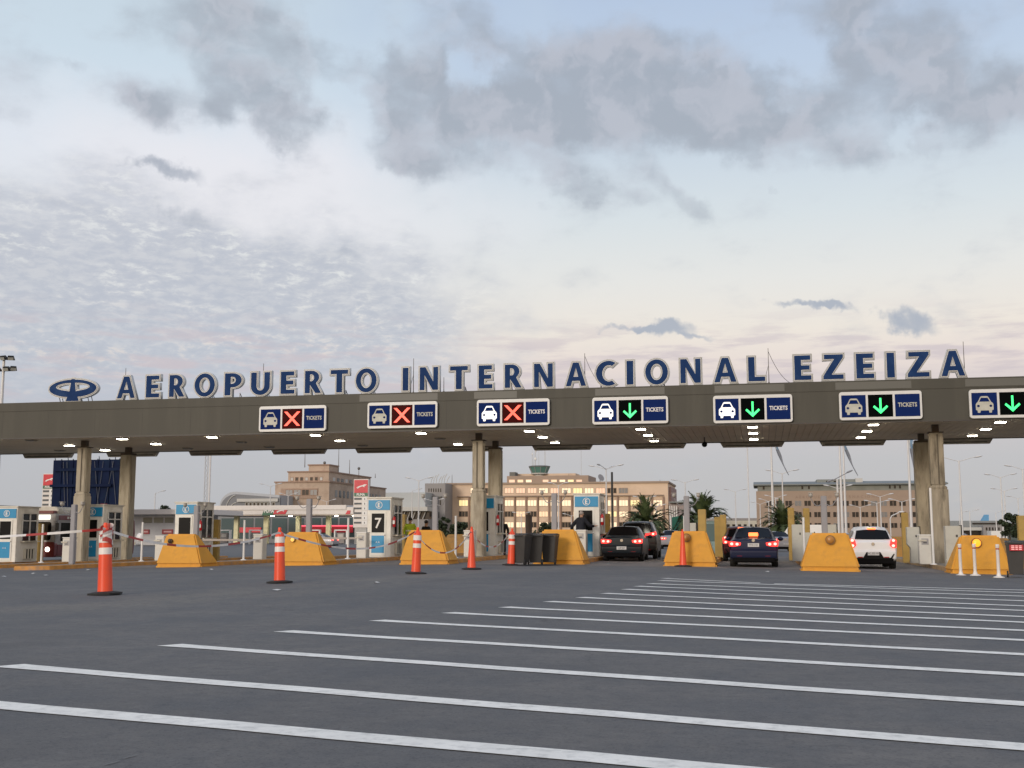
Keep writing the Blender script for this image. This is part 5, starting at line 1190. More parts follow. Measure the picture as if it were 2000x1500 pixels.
# stepped building on the left: front towards us, long side running away
Y = 300.0
lb = thing('stepped_building', 'stepped brown concrete block with roof blocks, left of the fuel price sign', 'building', (0, 0, 0))
def block(pf0, pf1, pr, ytop, zb, name, m, Yf=Y):
    x0, x1 = atx(pf0, Yf), atx(pf1, Yf); Yr = aty(pr, x1); z = zpx(pf1, ytop, Yf); o = MB().box(x0, x1, Yf, Yr, zb, z).build(name, m, lb)
    MB().box(x0 - .25, x1 + .25, Yf - .25, Yr + .25, z, z + .35).build('coping', pil, lb); return x0, x1, Yf, Yr, z
A_ = block(535, 641, 752, 942, -.1, 'wall', stone3)
B_ = block(560, 640, 722, 922, A_[4] + .36, 'upper_wall', stone3, Y + 5)
C_ = block(600, 640, 658, 909, B_[4] + .36, 'top_wall', stone3, Y + 9)
MB().box(A_[0] + 1.8, A_[1] - 3.2, Y - .25, Y - .01, zpx(600, 974, Y), zpx(600, 954, Y)).build('recess_panel', mat('recess_brown', (.34, .24, .18), .8), lb)
for i in range(4):
    x0 = atx(557 + 16 * i, Y); win(lb, x0, x0 + 1.9, zpx(570, 967, Y), zpx(570, 957, Y), Y - .25, win_grey if i != 2 else win_dark, pil)
for i in range(7):
    x0 = atx(565 + 9.6 * i, Y + 5); win(lb, x0, x0 + .75, zpx(590, 938.5, Y + 5), zpx(590, 932.5, Y + 5), Y + 5, win_dark if i % 3 else pale, pil, False)
def swin(o3, yy, wid, z0, z1, m):
    x_ = o3[1]; f = MB().box(x_ + .005, x_ + .06, yy, yy + wid, z0, z1).build('side_window', m, lb)
nA = 13
for i in range(nA):
    yy = Y + 4.5 + (A_[3] - Y - 8) * i / nA; wd = (A_[3] - Y - 8) / nA * .55
    swin(A_, yy, wd, zpx(641, 970, Y), zpx(641, 956, Y), win_dark if i % 4 else win_grey)
    swin(A_, yy, wd, zpx(641, 1002, Y), zpx(641, 990, Y), win_dark)
for i in range(9): swin(B_, Y + 8 + (B_[3] - Y - 10) * i / 9, 1.9, zpx(641, 938.5, Y + 5), zpx(641, 931.5, Y + 5), win_dark if i % 3 else pale)
for i, (px, yt, yb, Yq) in enumerate(((596, 880, 909, 312), (662, 874, 921, 318), (634, 904, 909, 310), (701, 915, 922, 330), (733, 925, 934, 340), (683, 898, 922, 325))):
    p = sight(px, yt, Yq); z0 = B_[4] + (0 if px != 596 and px != 634 else 1.8)
    mb = MB().cyl((0, 0, 0), (0, 0, p.z - z0), .12, .06, 6)
    if px in (634, 701): mb.ball((0, 0, p.z - z0), .45, 8, 6)
    tag(mb.build('roof_mast', rodm, loc=(p.x, Yq, z0)), ['thin mast on the top block of the stepped building', 'tallest mast behind the stepped building roof', 'short round vent on the top block of the stepped building', 'dark ventilator on the long roof of the stepped building', 'small mast at the far end of the stepped building', 'thin aerial over the long side of the stepped building'][i], 'mast')
# hall with curved roof
Y = 290.0
hg = thing('arched_hall', 'pale grey hall with a curved roof behind the fuel station', 'building', (0, 0, 0)); x0, x1 = atx(425, Y), atx(542, Y); zt = zpx(460, 960, Y); zb_ = zpx(460, 975, Y)
pts = [(x0, -.1), (x0, zpx(425, 989, Y))] + [(x0 + (atx(455, Y) - x0) * (1 - math.cos(a)), zpx(425, 989, Y) + (zt - zpx(425, 989, Y)) * math.sin(a)) for a in lin(.1, PI / 2, 9)] + [(x1, zt - 1.0), (x1, -.1)]
MB().prism(pts, Y + .6, Y + 30).build('roof', mat('hall_roof', (.38, .41, .45), .5, var=.05), hg)
pts2 = [(x + .5, min(z, zt) - .7 if z > 0 else z) for x, z in pts]
MB().prism(pts2, Y, Y + .59).build('gable', mat('hall_gable', (.17, .18, .20), .6), hg)
for i in range(3):
    k = .25 + .2 * i
    MB().tube([(x0 + 1.0 + (atx(455, Y) - x0) * (1 - math.cos(a)) * (1 - k * .5) + i * .7, Y - .1, 1 + (zt - 2 - i * .8) * math.sin(a) * (1 - .12 * i)) for a in lin(.6, PI / 2, 8)], .12, 5).build('rib', pale, hg)
for i in range(8): win(hg, atx(478 + 7.5 * i, Y), atx(482.5 + 7.5 * i, Y), zpx(500, 989, Y), zpx(500, 982, Y), Y, win_dark, pale, False)
MB().box(atx(462, Y), atx(542, Y), Y - .5, Y - .01, zpx(500, 980, Y), zpx(500, 974, Y)).build('eave_band', pale, hg)
# pale long structure between price sign and grey wing
Y = 310.0
ls = thing('car_park_building', 'long pale hall with dark glazing and diagonal struts, right of the 7 booth', 'building', (0, 0, 0))
wbox(752, 830, 962, Y + 5, Y + 30, 'upper_wall', mat('misty_panel', (.42, .45, .46), .7, var=.04), ls, zb=3)
MB().box(atx(745, Y), atx(834, Y), Y, Y + 5, zpx(790, 998, Y), zpx(790, 990, Y)).build('roof_slab', pale, ls)
MB().box(atx(745, Y), atx(834, Y), Y + 2.2, Y + 4.5, zpx(790, 1014, Y), zpx(790, 998.3, Y)).build('glazing', win_dark, ls)
MB().box(atx(745, Y), atx(834, Y), Y + 1, Y + 4.4, -.1, zpx(790, 1014.3, Y)).build('base_wall', greyst, ls)
for i in range(8): MB().cyl((atx(752 + 10 * i, Y), Y + 1.5, zpx(790, 1014, Y)), (atx(758 + 10 * i, Y), Y + 1.5, zpx(790, 998, Y)), .12, .12, 5).build('strut', pale, ls)
# low buildings between the main blocks
Y = 320.0
m1 = thing('small_pavilion', 'small pale pavilion with white inclined fins right of the tan building', 'building', (0, 0, 0))
wbox(1308, 1346, 982, Y + 1, Y + 12, 'wall', mat('pavilion_wall', (.34, .29, .29), .7), m1); MB().box(atx(1308, Y), atx(1350, Y), Y - .8, Y + 13, zpx(1325, 982, Y), zpx(1325, 979.5, Y)).build('roof', slate, m1)
for i in range(4): MB().cyl((atx(1311 + 4 * i, Y), Y - .3, zpx(1310, 1040, Y)), (atx(1309 + 4.4 * i, Y), Y - .3, zpx(1310, 988, Y)), .22, .14, 6).build('fin', white_clean, m1)
tg = thing('green_screen', 'dark green net screen behind the barrier pole with the slim cone', 'screen', (atx(1329, 120), 120, -.05)); MB().prism([(-.85, 0), (.75, 0), (.75, 2.7), (.2, 3.2), (-.85, 3.0)], 0, .06).build('net', mat('green_net', (.02, .13, .09), .8), tg); 
for s in (-.85, .75): MB().cyl((s, .03, 0), (s, .03, 3.1), .04, .04, 6).build('net_post', grey_metal, tg)
Y = 380.0
lo = thing('low_terminal', 'long low pale building on the horizon between the palms', 'building', (0, 0, 0))
wbox(1390, 1500, 1012, Y, Y + 15, 'upper_band', mat('tan_grey', (.30, .28, .27), .8), lo); wbox(1392, 1500, 1017, Y - 2, Y - .1, 'fascia_band', cream, lo)
for i in range(9): MB().box(atx(1398 + 11 * i, Y), atx(1404 + 11 * i, Y), Y - 2.1, Y - 2.01, zpx(1400, 1033, Y - 2), zpx(1400, 1024, Y - 2)).build('bay_opening', win_dark, lo)
kiosk = thing('guard_kiosk', 'pale blue glazed kiosk beside the ochre posts left of the blue sedan', 'kiosk', (atx(1388, 62), 62, zg(-2.8, 62) + .1))
MB().box(-.35, .35, 0, .9, 0, 1.75).build('kiosk_body', mat('kiosk_teal', (.25, .38, .40), .4), kiosk, bevel=.02); MB().box(-.42, .42, -.06, .96, 1.76, 1.88).build('kiosk_roof', pale, kiosk); MB().box(-.25, .25, -.02, -.001, .7, 1.6).build('kiosk_window', glass('kiosk_glass', (.12, .2, .22), .1), kiosk)
Y = 300.0
rr_ = thing('low_annex', 'low grey annex with dark openings at the far right', 'building', (0, 0, 0))
wbox(1853, 1968, 1017, Y + 6, Y + 20, 'rear_wall', mat('annex_grey', (.22, .24, .25), .7), rr_); wbox(1856, 1921, 1030, Y, Y + 5, 'front_band', pale, rr_, zb=zpx(1880, 1036, Y)); wbox(1857, 1920, 1036.3, Y + 1.5, Y + 5, 'shopfront', win_dark, rr_)
wbox(1921, 1960, 1026, Y - 2, Y + 5, 'grey_box', greyst, rr_); MB().box(atx(1900, Y + 6), atx(1962, Y + 6), Y + 5.8, Y + 5.99, zpx(1930, 1024, Y + 6), zpx(1930, 1021, Y + 6)).build('strip_window', win_dark, rr_)
for i in range(5): MB().box(atx(1926 + 6 * i, Y - 2), atx(1929 + 6 * i, Y - 2), Y - 2.1, Y - 2.01, zpx(1930, 1036, Y - 2), zpx(1930, 1030, Y - 2)).build('slit_window', win_dark, rr_)
MB().box(atx(1936, 240), atx(1955, 240), 240, 244, -.1, zpx(1945, 1037, 240)).build('white_shed', white_clean, rr_)
# parked airliner behind, only its tail showing
pa = thing('airliner', 'light blue aircraft tail just showing above the far right annex', 'aircraft', (atx(1927, 420), 420, 0))
MB().cyl((-14, 0, 3.0), (1.5, 0, 3.6), 1.7, .5, 16).build('fuselage', white_clean, pa, smooth=True)
MB().prism([(-3.2, 3.8), (.9, 3.8), (1.0, 8.0), (-.5, 8.0)], -.15, .15).build('tail_fin', mat('tail_blue', (.12, .34, .60), .4), pa)
for s in (-1, 1): MB().frus((-1.5, .8, 0, s * .1), (-.9, .9, s * 3.4, s * 3.5), 3.5, 3.6).build('tailplane', white_clean, pa)
# ------------------------------------------------------------------ fuel station on the left
Y = 150.0
fs_ = thing('fuel_station_canopy', 'white fuel station canopy with a green and red slanted sign', 'canopy', (0, 0, 0))
x0, x1 = atx(382, Y), atx(692, Y); z1, z0 = zpx(560, 991, Y), zpx(560, 1005, Y)
can_w = mat('station_white', (.66, .63, .60), .4, var=.03)
MB().box(x0, x1, Y, Y + 12, z0, z1).build('fascia', can_w, fs_, bevel=.05); MB().box(x0 + .1, x1 - 1.2, Y - .12, Y + 12, z1 - .35, z1 + .28).build('fascia_top', can_w, fs_, bevel=.04)
MB().box(x0 + .2, x1 - .2, Y + .1, Y + 11.8, z0 - .12, z0 - .01).build('ceiling', mat('station_ceiling', (.55, .48, .4), .5), fs_)
gsg = mat('station_green', (.02, .12, .06), .4); rsg = mat('station_red', (.55, .012, .03), .4)
xg0, xg1, xg2 = atx(513, Y), atx(535, Y), atx(563, Y)
MB().prism([(xg0 - .2, z0 - .1), (xg1 - .2, z0 - .1), (xg1 + .2, z1 - .02), (xg0 + .3, z1 - .02)], Y - .06, Y - .002).build('green_sign', gsg, fs_)
rs_ = MB().prism([(xg1 - .2, z0 + .05), (xg2 - .5, z0 + .05), (xg2, z1 - .02), (xg1 + .2, z1 - .02)], Y - .07, Y - .002).build('red_sign', rsg, fs_)
text('PUMA', .72, white_clean, 'station_lettering', fs_, ((xg0 + xg1) / 2 + .05, Y - .075, (z0 + z1) / 2), .01, offset=.03, sx=.75)
cat_ = [(-.75, -.25), (-.5, -.05), (-.2, .05), (.15, .12), (.45, .25), (.78, .22), (.62, .08), (.4, .02), (.5, -.12), (.38, -.12), (.22, -.02), (-.1, -.08), (-.35, -.2), (-.5, -.32), (-.58, -.28), (-.45, -.16)]
shape2d([ccw(cat_)], 'leaping_cat', white_clean, .02, rs_, ((xg1 + xg2) / 2 - .1, Y - .08, (z0 + z1) / 2 + .05))
MB().prism([(atx(674, Y), z0 + .02), (atx(683, Y), z0 + .02), (atx(684, Y), z1 - .45), (atx(678, Y), z1 - .45)], Y - .06, Y - .002).build('red_mark', rsg, fs_)
ycol = emit('column_cream_glow', (1, .92, .6), .18, (.62, .60, .36))
for px in (460, 518, 581, 640):
    MB().box(atx(px - 4, Y + 3), atx(px + 4, Y + 3), Y + 3, Y + 3.6, -.05, z0 - .12).build('pillar', mat('station_pillar', (.72, .70, .45), .5), fs_)
for px in (385, 530, 565, 655, 690): MB().box(atx(px - 2.5, Y + 2), atx(px + 2.5, Y + 2), Y + 2, Y + 2.5, z0 - .17, z0 - .125).build('soffit_lamp', lamp_on, fs_)
sh = thing('station_shop', 'dark glazed station shop with a red band under the fuel canopy', 'building', (0, 0, 0)); Ys = 172.0
MB().box(atx(385, Ys), atx(700, Ys), Ys, Ys + 10, -.05, zpx(540, 1006, Ys)).build('wall', mat('shop_wall', (.20, .21, .22), .6), sh)
for i in range(8): MB().box(atx(432 + 33 * i, Ys), atx(461 + 33 * i, Ys), Ys - .08, Ys - .005, zpx(540, 1052, Ys), zpx(540, 1012, Ys)).build('shop_window', glass('shop_glass', (.05, .09, .10), .15), sh)
for a_, b__, ya, yb in ((466, 511, 1030, 1040), (587, 690, 1026, 1040)):
    MB().box(atx(a_, Ys), atx(b__, Ys), Ys - .3, Ys - .1, zpx(540, yb, Ys), zpx(540, ya, Ys)).build('red_band', rsg, sh)
MB().box(atx(587, Ys), atx(690, Ys), Ys - .36, Ys - .31, zpx(540, 1028.5, Ys), zpx(540, 1026, Ys)).build('lit_strip', emit('pink_strip', (1, .12, .18), 1.2, (.5, .05, .06)), sh)
# white wall block (wash bays) left
Yw = 128.0
ww = thing('station_annex', 'pale grey station annex with high windows and two red signs', 'building', (0, 0, 0))
MB().box(atx(255, Yw), atx(350, Yw), Yw, Yw + 10, -.05, zpx(300, 1002, Yw)).build('wall', mat('annex_wall', (.43, .44, .46), .6, var=.05), ww)
MB().box(atx(250, Yw), atx(395, Yw), Yw - .8, Yw + 11, zpx(300, 1005, Yw), zpx(300, 995, Yw)).build('fascia', can_w, ww, bevel=.03)
for a_, b__ in ((279, 296), (300, 318), (321, 338)): MB().box(atx(a_, Yw), atx(b__, Yw), Yw - .06, Yw - .002, zpx(300, 1021, Yw), zpx(300, 1011, Yw)).build('high_window', glass('annex_glass', (.15, .16, .14), .2), ww)
for a_, b__ in ((277, 292), (317, 338)):
    s_ = MB().box(atx(a_, Yw), atx(b__, Yw), Yw - .12, Yw - .002, zpx(300, 1043, Yw), zpx(300, 1034, Yw)).build('red_sign', mat('dark_red_sign', (.25, .01, .02), .4), ww)
    MB().box(atx(a_ + 3.5, Yw), atx(b__ - 2.5, Yw), Yw - .13, Yw - .121, zpx(300, 1040, Yw), zpx(300, 1037, Yw)).build('sign_print', mat('print_pink', (.6, .35, .35), .5), s_)
MB().box(atx(262, Yw), atx(272, Yw), Yw - .9, Yw - .8, 0, .3).build('kerb_block', concrete, ww)
# fuel pumps and low white frames
pm = None
for px, lab in ((437, 'white fuel pump frame left of the first station pillar'), (498, 'white fuel pump frame between two station pillars'), (612, 'fuel pump right of the third station pillar'), (665, 'fuel pump near the price sign')):
    loc = (atx(px, 146), 146, -.05)
    if pm is None:
        pm = thing('fuel_pump', lab, 'pump', loc, 0, 'fuel pumps under the station canopy')
        MB().box(-.9, -.75, 0, .5, 0, 1.9).box(.75, .9, 0, .5, 0, 1.9).box(-.9, .9, 0, .5, 1.78, 1.92).build('frame', white_clean, pm)
        pb = MB().box(-.5, .5, .05, .45, .15, 1.5).build('pump_body', mat('pump_grey', (.22, .2, .19), .5), pm); MB().box(-.35, .35, .02, .049, .9, 1.35).build('display', mat('pump_panel', (.4, .38, .34), .4), pb)
    else: dup(pm, loc, label=lab)
# price signs
def price_sign(px, Yp, wpx, ytop, ybase, lab, small=False):
    w = (atx(px + wpx / 2, Yp) - atx(px - wpx / 2, Yp)) / 2; zt = zpx(px, ytop, Yp)
    t = thing('price_sign', lab, 'sign', (atx(px, Yp), Yp, -.05)); zt += .05
    MB().box(-w, w, 0, .6, 2.2, zt).build('cabinet', can_w, t, bevel=.04); MB().box(-w * .8, w * .8, .1, .5, 0, 2.2).build('base', mat('sign_base', (.40, .40, .38), .5), t)
    hh = w * 1.55; rd = MB().box(-w + .1, w - .08, -.05, -.002, zt - hh * 1.12, zt - .1).build('red_panel', rsg, t)
    k = w / 1.0; shape2d([ccw([(x * k * .95, z * k) for x, z in cat_])], 'leaping_cat', white_clean, .02, rd, (0.06, -.06, zt - hh * .58))
    gr = MB().box(-w + .1, w - .08, -.06, -.002, zt - hh * 1.42, zt - hh * 1.13).build('green_panel', gsg, t); text('PUMA', .42 * k, white_clean, 'sign_lettering', gr, (0, -.066, zt - hh * 1.28), .01, offset=.015 * k)
    z = zt - hh * 1.42 - .35
    ink = mat('price_ink', (.07, .08, .09), .5); i = 0
    while z > 2.7:
        MB().box(-w + .14, w * .12, -.05, -.002, z - .10, z + .14).build('fuel_name', ink, t); bx_ = MB().box(w * .24, w - .1, -.04, -.002, z - .26, z + .28).build('price_panel', white_clean, t)
        MB().box(w * .50, w * .60, -.05, -.041, z - .12, z + .12).build('price_digit', ink, bx_); z -= .64 * (1 if not small else .9); i += 1
price_sign(703.5, 150, 29, 936, 1050, 'tall white fuel price sign with a red top, left of the 7 booth')
price_sign(90, 135, 24, 925, 1050, 'fuel price sign partly hidden by the dark blue hoarding', True)
# hoarding seen from behind
Yb_ = 120.0
hb = thing('billboard', 'large dark navy billboard back behind the leftmost front column', 'billboard', (0, 0, 0)); bm_ = mat('billboard_navy', (.006, .013, .045), .7, var=.2, vs=.5, dirt=(.01, .03, .055), dirt_amt=.5, spec=.1)
x0, x1, z0, z1 = atx(97, Yb_), atx(240, Yb_), zpx(170, 1001, Yb_), zpx(170, 898, Yb_)
MB().box(x0, x1, Yb_, Yb_ + .3, z0, z1).build('panel', bm_, hb, bevel=.03); MB().box(x0 + .3, x1 - .3, Yb_ - .2, Yb_ - .01, z1 - 1.3, z1 - .95).build('upper_beam', bm_, hb); MB().box(x0 - .1, x1 - 1.6, Yb_ - .35, Yb_ - .01, (z0 + z1) / 2 - .1, (z0 + z1) / 2 + .2).build('walkway', bm_, hb)
for fx0 in (.12, .28, .45, .62, .78, .92):
    xx = x0 + (x1 - x0) * fx0; MB().box(xx - .04, xx + .04, Yb_ - .12, Yb_ - .01, z0, z1 + .1).build('rib', bm_, hb)
for a_, b__ in ((.58, .66), (.7, .64), (.84, .74), (.82, .9), (.2, .24), (.15, .2)): MB().cyl((x0 + (x1 - x0) * a_, Yb_ - .16, z1 - .2), (x0 + (x1 - x0) * b__, Yb_ - .16, z0 + .7), .035, .035, 5).build('cable', mat('cable_grey', (.08, .09, .11), .5), hb)
for fx0 in (0.02, .2, .42, .63, .85, 1): MB().cyl((x0 + (x1 - x0) * fx0, Yb_ + .1, z1), (x0 + (x1 - x0) * fx0 + .06, Yb_ - .1, z1 + .4), .05, .03, 5).build('lamp_stub', bm_, hb)
for fx0 in (.25, .75): MB().cyl((x0 + (x1 - x0) * fx0, Yb_ + .6, -.1), (x0 + (x1 - x0) * fx0, Yb_ + .6, z1 - .5), .22, .22, 10).build('leg', dark_metal, hb)
text('K.7', .45, mat('billboard_mark', (.3, .35, .42), .5), 'mark', hb, (x0 + (x1 - x0) * .36, Yb_ - .03, z0 + (z1 - z0) * .68), .005)
MB().box(x0 + (x1 - x0) * .68, x0 + (x1 - x0) * .77, Yb_ - .04, Yb_ - .005, z0 + .35, z0 + 1.0).build('red_plate', mat('dull_red', (.16, .015, .02), .6), hb)
# truss roof far left
tr_ = thing('truss_shed', 'far left shed with a sloping grey roof and white trusses', 'building', (0, 0, 0)); Yt = 140.0
MB().prism([(atx(-60, Yt), zpx(0, 996, Yt)), (atx(86, Yt), zpx(86, 998, Yt)), (atx(86, Yt), zpx(86, 993, Yt)), (atx(-60, Yt), zpx(0, 984, Yt))], Yt, Yt + 10).build('roof', mat('shed_roof', (.14, .13, .12), .7), tr_)
for px in (2, 20, 38, 56): MB().tube([(atx(px, Yt), Yt - .3, zpx(px, 1010, Yt)), (atx(px + 3, Yt), Yt - .3, zpx(px, 991, Yt)), (atx(px + 12, Yt), Yt - .3, zpx(px, 993, Yt)), (atx(px + 8, Yt), Yt - .3, zpx(px, 1010, Yt))], .10, 5).build('truss', white_clean, tr_)
for px in (-20, 60): MB().box(atx(px, Yt) - .2, atx(px, Yt) + .2, Yt + .2, Yt + .6, -.1, zpx(60, 996, Yt)).build('shed_column', pale, tr_)
# ------------------------------------------------------------------ masts, flagpoles, street lamps
mast_m = mat('mast_white', (.62, .62, .62), .4, .1, var=.03)
p = sight(8, 700, 78.0)
fm = thing('floodlight_mast', 'white mast with clustered floodlights at the left edge', 'mast', (p.x, 78, -.1)); H = p.z + .1
MB().cyl((0, 0, 0), (0, 0, H), .20, .10, 12).build('pole', mast_m, fm, smooth=True)
MB().box(-.75, 1.0, -.08, .08, H - 1.0, H - .92).build('crossbar', dark_metal, fm)
for (dx, dz, rz) in ((.12, 0.0, -.2), (.68, -.03, .5), (-.42, -.85, -.1), (.40, -.85, .1), (.92, -.84, .7)):
    o = MB().frus((-.28, .28, -.05, .22), (-.20, .20, -.2, .02), 0, .36).build('floodlight', dark_metal, fm); o.location = (dx, -.12, H - .15 + dz); o.rotation_euler = (.3, 0, rz)
    MB().box(-.2, .2, -.17, -.14, .06, .28).build('lens', mat('flood_lens', (.35, .36, .33), .3), o).rotation_euler = (.18, 0, 0)
pz_ = sight(414, 805, 150)
lm_ = thing('lattice_mast', 'white mast with a lattice leg rising behind the canopy left of the stepped building', 'mast', (pz_.x, 150, -.1)); H = pz_.z
MB().cyl((.0, 0, 0), (0, 0, H), .16, .12, 10).build('pole', mast_m, lm_); mb = MB()
for i in range(26):
    z0_ = H * i / 26; z1_ = H * (i + 1) / 26; mb.cyl((-.75, 0, z0_), (-.35, 0, z1_), .022, .022, 4); mb.cyl((-.35, 0, z0_), (-.75, 0, z1_), .022, .022, 4)
mb.cyl((-.78, 0, 0), (-.78, 0, H), .045, .045, 5).cyl((-.33, 0, 0), (-.33, 0, H), .045, .045, 5); mb.build('lattice', mat('lattice_grey', (.4, .4, .4), .5, .2), lm_)
# flagpoles
fl_b = mat('flag_blue', (.16, .26, .38), .7); fl_w = mat('flag_white', (.58, .58, .56), .7); fl_d = mat('flag_dark', (.22, .24, .28), .7)
fps = [(1508, 120, 1, 'flagpole with a limp pale flag, left of the rightmost palm'), (1643, 120, 1, 'flagpole with a drooping dark flag left of the hatchback'), (1650, 132, 0, 'second bare flagpole immediately right of the drooping dark flag'), (1778, 118, 1, 'flagpole just left of the right columns'), (1461, 140, 0, 'bare thin pole above the dark blue sedan')]
for px, Yp, fl, lab in fps:
    x = atx(px + 3, Yp); H = zpx(px, 815, Yp) + .1 if px != 1461 else zpx(px, 872, Yp) + .1
    t = thing('flagpole', lab, 'flagpole', (x, Yp, -.1), 0, 'white flagpoles beyond the gates')
    MB().cyl((0, 0, 0), (0, 0, H), .16 if fl or px == 1650 else .09, .07, 10).build('pole', mast_m, t, smooth=True)
    if fl:
        # limp cloth: narrow twisted folds from the hoist downward
        zt_ = zpx(px, 862 if px != 1778 else 868, Yp) + .1 + 1.2; L_ = 4.6 if px != 1778 else 3.6; vs = []; n = 16; mb = MB(); dx_ = 1.5 if px != 1778 else .35
        for i in range(n + 1):
            t_ = i / n; cx_ = .12 + dx_ * t_ ** 1.6; wd = (.34 * (1 - t_) ** .8 + .05) * (1 + .25 * math.sin(t_ * 14)); z_ = zt_ - L_ * t_
            vs += [(cx_ - wd * .3, -.05 + .06 * math.sin(t_ * 9), z_), (cx_ + wd * .2, .07, z_ - .03), (cx_ + wd, -.03 + .08 * math.cos(t_ * 8), z_ - .06)]
        m0 = len(vs)
        for i in range(n):
            for q_ in range(2): mb.cm = (0, 1)[q_] if i < 7 else 2; mb.add([vs[3 * i + q_], vs[3 * i + q_ + 1], vs[3 * i + q_ + 4], vs[3 * i + q_ + 3]], [(0, 1, 2, 3)])
        mb.build('flag', [fl_w, fl_b, fl_d], t)
lampw = mat('street_lamp_head', (.66, .66, .66), .35, var=.03); lampg = mat('street_lamp_glass', (.85, .86, .9), .2, var=0)
def street_lamp(px, ytop, Yp, n=2, sp=1.9, lab='', rise=.45, rz=0):
    x = atx(px, Yp); H = zpx(px, ytop, Yp) + .1
    t = thing('street_lamp', lab, 'street lamp', (x, Yp, -.1), rz, 'street lamps beyond the toll gates')
    MB().cyl((0, 0, 0), (0, 0, H - rise), .13, .07, 8).build('pole', mast_m, t)
    dirs = {1: [(1, 0)], 2: [(-1, 0), (1, 0)], 4: [(-1, .3), (1, -.3), (-.35, -1), (.35, 1)]}[n]
    for dx, dy in dirs:
        a = MB().cyl((0, 0, H - rise - .1), (dx * sp * .7, dy * sp * .7, H - .1), .045, .04, 6).build('arm', mast_m, t)
        cx, cy = dx * sp, dy * sp; ang = math.atan2(dy, dx)
        h = MB().ball((0, 0, 0), (.46, .17, .10), 12, 6).build('lamp_head', lampw, a, smooth=True); h.location = (dx * (sp * .7 + .38), dy * (sp * .7 + .38), H - .06); h.rotation_euler = (0, -.16, ang)
SL = [(1185, 908, 146, 4, 2.2, 'four headed street lamp right of the booth with the man in navy'), (1340, 936, 178, 2, 1.9, 'street lamp above the slim cone barrier, twin white heads'), (1438, 955, 220, 2, 1.8, 'twin street lamp above the left edge of the blue sedan'),
      (1531, 917, 152, 2, 1.9, 'twin street lamp behind the limp pale flag'), (1880, 891, 130, 2, 2.2, 'large twin street lamp right of the right columns'), (1960, 925, 165, 2, 1.8, 'twin street lamp at the far right, tallest of that cluster'), (1966, 953, 190, 2, 1.7, 'second twin lamp of the far right cluster'),
      (1992, 968, 215, 2, 1.6, 'rightmost low twin lamp by the picture edge'), (2004, 908, 150, 2, 1.8, 'street lamp cut by the right picture edge'), (1640, 947, 175, 2, 1.8, 'twin street lamp between the flagpoles'), (1722, 964, 200, 2, 1.9, 'twin street lamp above the hatchback roof'), (1715, 977, 215, 2, 2.0, 'lower twin street lamp just left of the one above the hatchback'),
      (1764, 974, 200, 2, 1.9, 'twin street lamp between hatchback and right columns'), (1682, 986, 250, 2, 2.0, 'small twin street lamp left above the hatchback'), (1486, 980, 250, 2, 1.6, 'small twin street lamp at the left end of the brown slab'), (1517, 967, 230, 2, 1.9, 'twin lamp behind the pale flag, lower than the large one'), (1503, 974, 240, 2, 1.7, 'small twin lamp just left of the first flagpole foot'),
      (817, 932, 160, 2, 1.8, 'twin street lamp left of the grey block'), (804, 954, 210, 1, 1.6, 'single street lamp beyond the green vest worker'), (846, 974, 235, 2, 2.2, 'twin lamp in front of the grey block'), (300, 958, 185, 1, 1.7, 'street lamp over the station annex, left part'), (526, 944, 190, 2, 1.9, 'twin street lamp left of the stepped building'),
      (561, 963, 215, 2, 1.8, 'street lamp before the left corner of the stepped building'), (637, 975, 235, 2, 1.9, 'street lamp before the long side of the stepped building'), (1091, 942, 185, 2, 1.4, 'twin street lamp before the control tower'), (1260, 969, 215, 2, 2.0, 'twin street lamp over the leftmost palm'), (1282, 985, 240, 4, 1.9, 'four headed small lamp near the right end of the tan building'),
      (1018, 1000, 250, 2, 1.8, 'small twin lamp left of the bins against the tan building'), (1116, 1003, 260, 2, 1.7, 'small twin lamp between pole and man in navy'), (1896, 995, 245, 1, 1.4, 'single white lamp above the amber lamp barrier'), (1876, 998, 250, 1, 1.4, 'single pale lamp right of the tall grey cabinet'), (1947, 997, 250, 1, 1.4, 'single pale lamp left of the right hand trees')]
for px, yt, Yp, n, sp, lab in SL: street_lamp(px, yt, Yp, n, sp, lab)
# big single arm lamp leaning right across the flagpoles
t = thing('angled_street_lamp', 'street lamp with one long rising arm across the flagpoles', 'street lamp', (atx(1639, 105), 105, -.1)); zt_ = zpx(1639, 936, 105) + .1
MB().cyl((0, 0, 0), (0, 0, zt_), .12, .08, 8).build('pole', mast_m, t)
a = MB().cyl((-.4, 0, zt_ - .1), (.85, 0, zt_ + .55), .05, .04, 6).build('arm', cpg, t)
for q_, zz in ((1.05, .66), (-.6, -.12)): o = MB().ball((0, 0, 0), (.32, .12, .08), 10, 6).build('lamp_head', cpg, a, smooth=True); o.location = (q_, 0, zt_ + zz); o.rotation_euler = (0, -.4, 0)
t = thing('short_street_lamp', 'low lamp with a bent arm right of the hatchback roof', 'street lamp', (atx(1740, 100), 100, -.1)); zt_ = zpx(1740, 1006, 100)
MB().tube([(0, 0, 0), (0, 0, zt_ - .2), (.15, 0, zt_ + .05), (.7, 0, zt_ + .3)], .05, 6).build('pole', mast_m, t); o = MB().ball((0, 0, 0), (.24, .1, .08), 10, 6).build('lamp_head', lampw, t, smooth=True); o.location = (.9, 0, zt_ + .36)
tag(MB().cyl((0, 0, 0), (0, 0, zpx(1196, 922, 110) + .1), .12, .1, 8).build('dark_pole', mat('dark_pole', (.03, .03, .03), .6), loc=(atx(1196.5, 110), 110, -.1)), 'black pole rising between booth and dark sedan', 'pole')
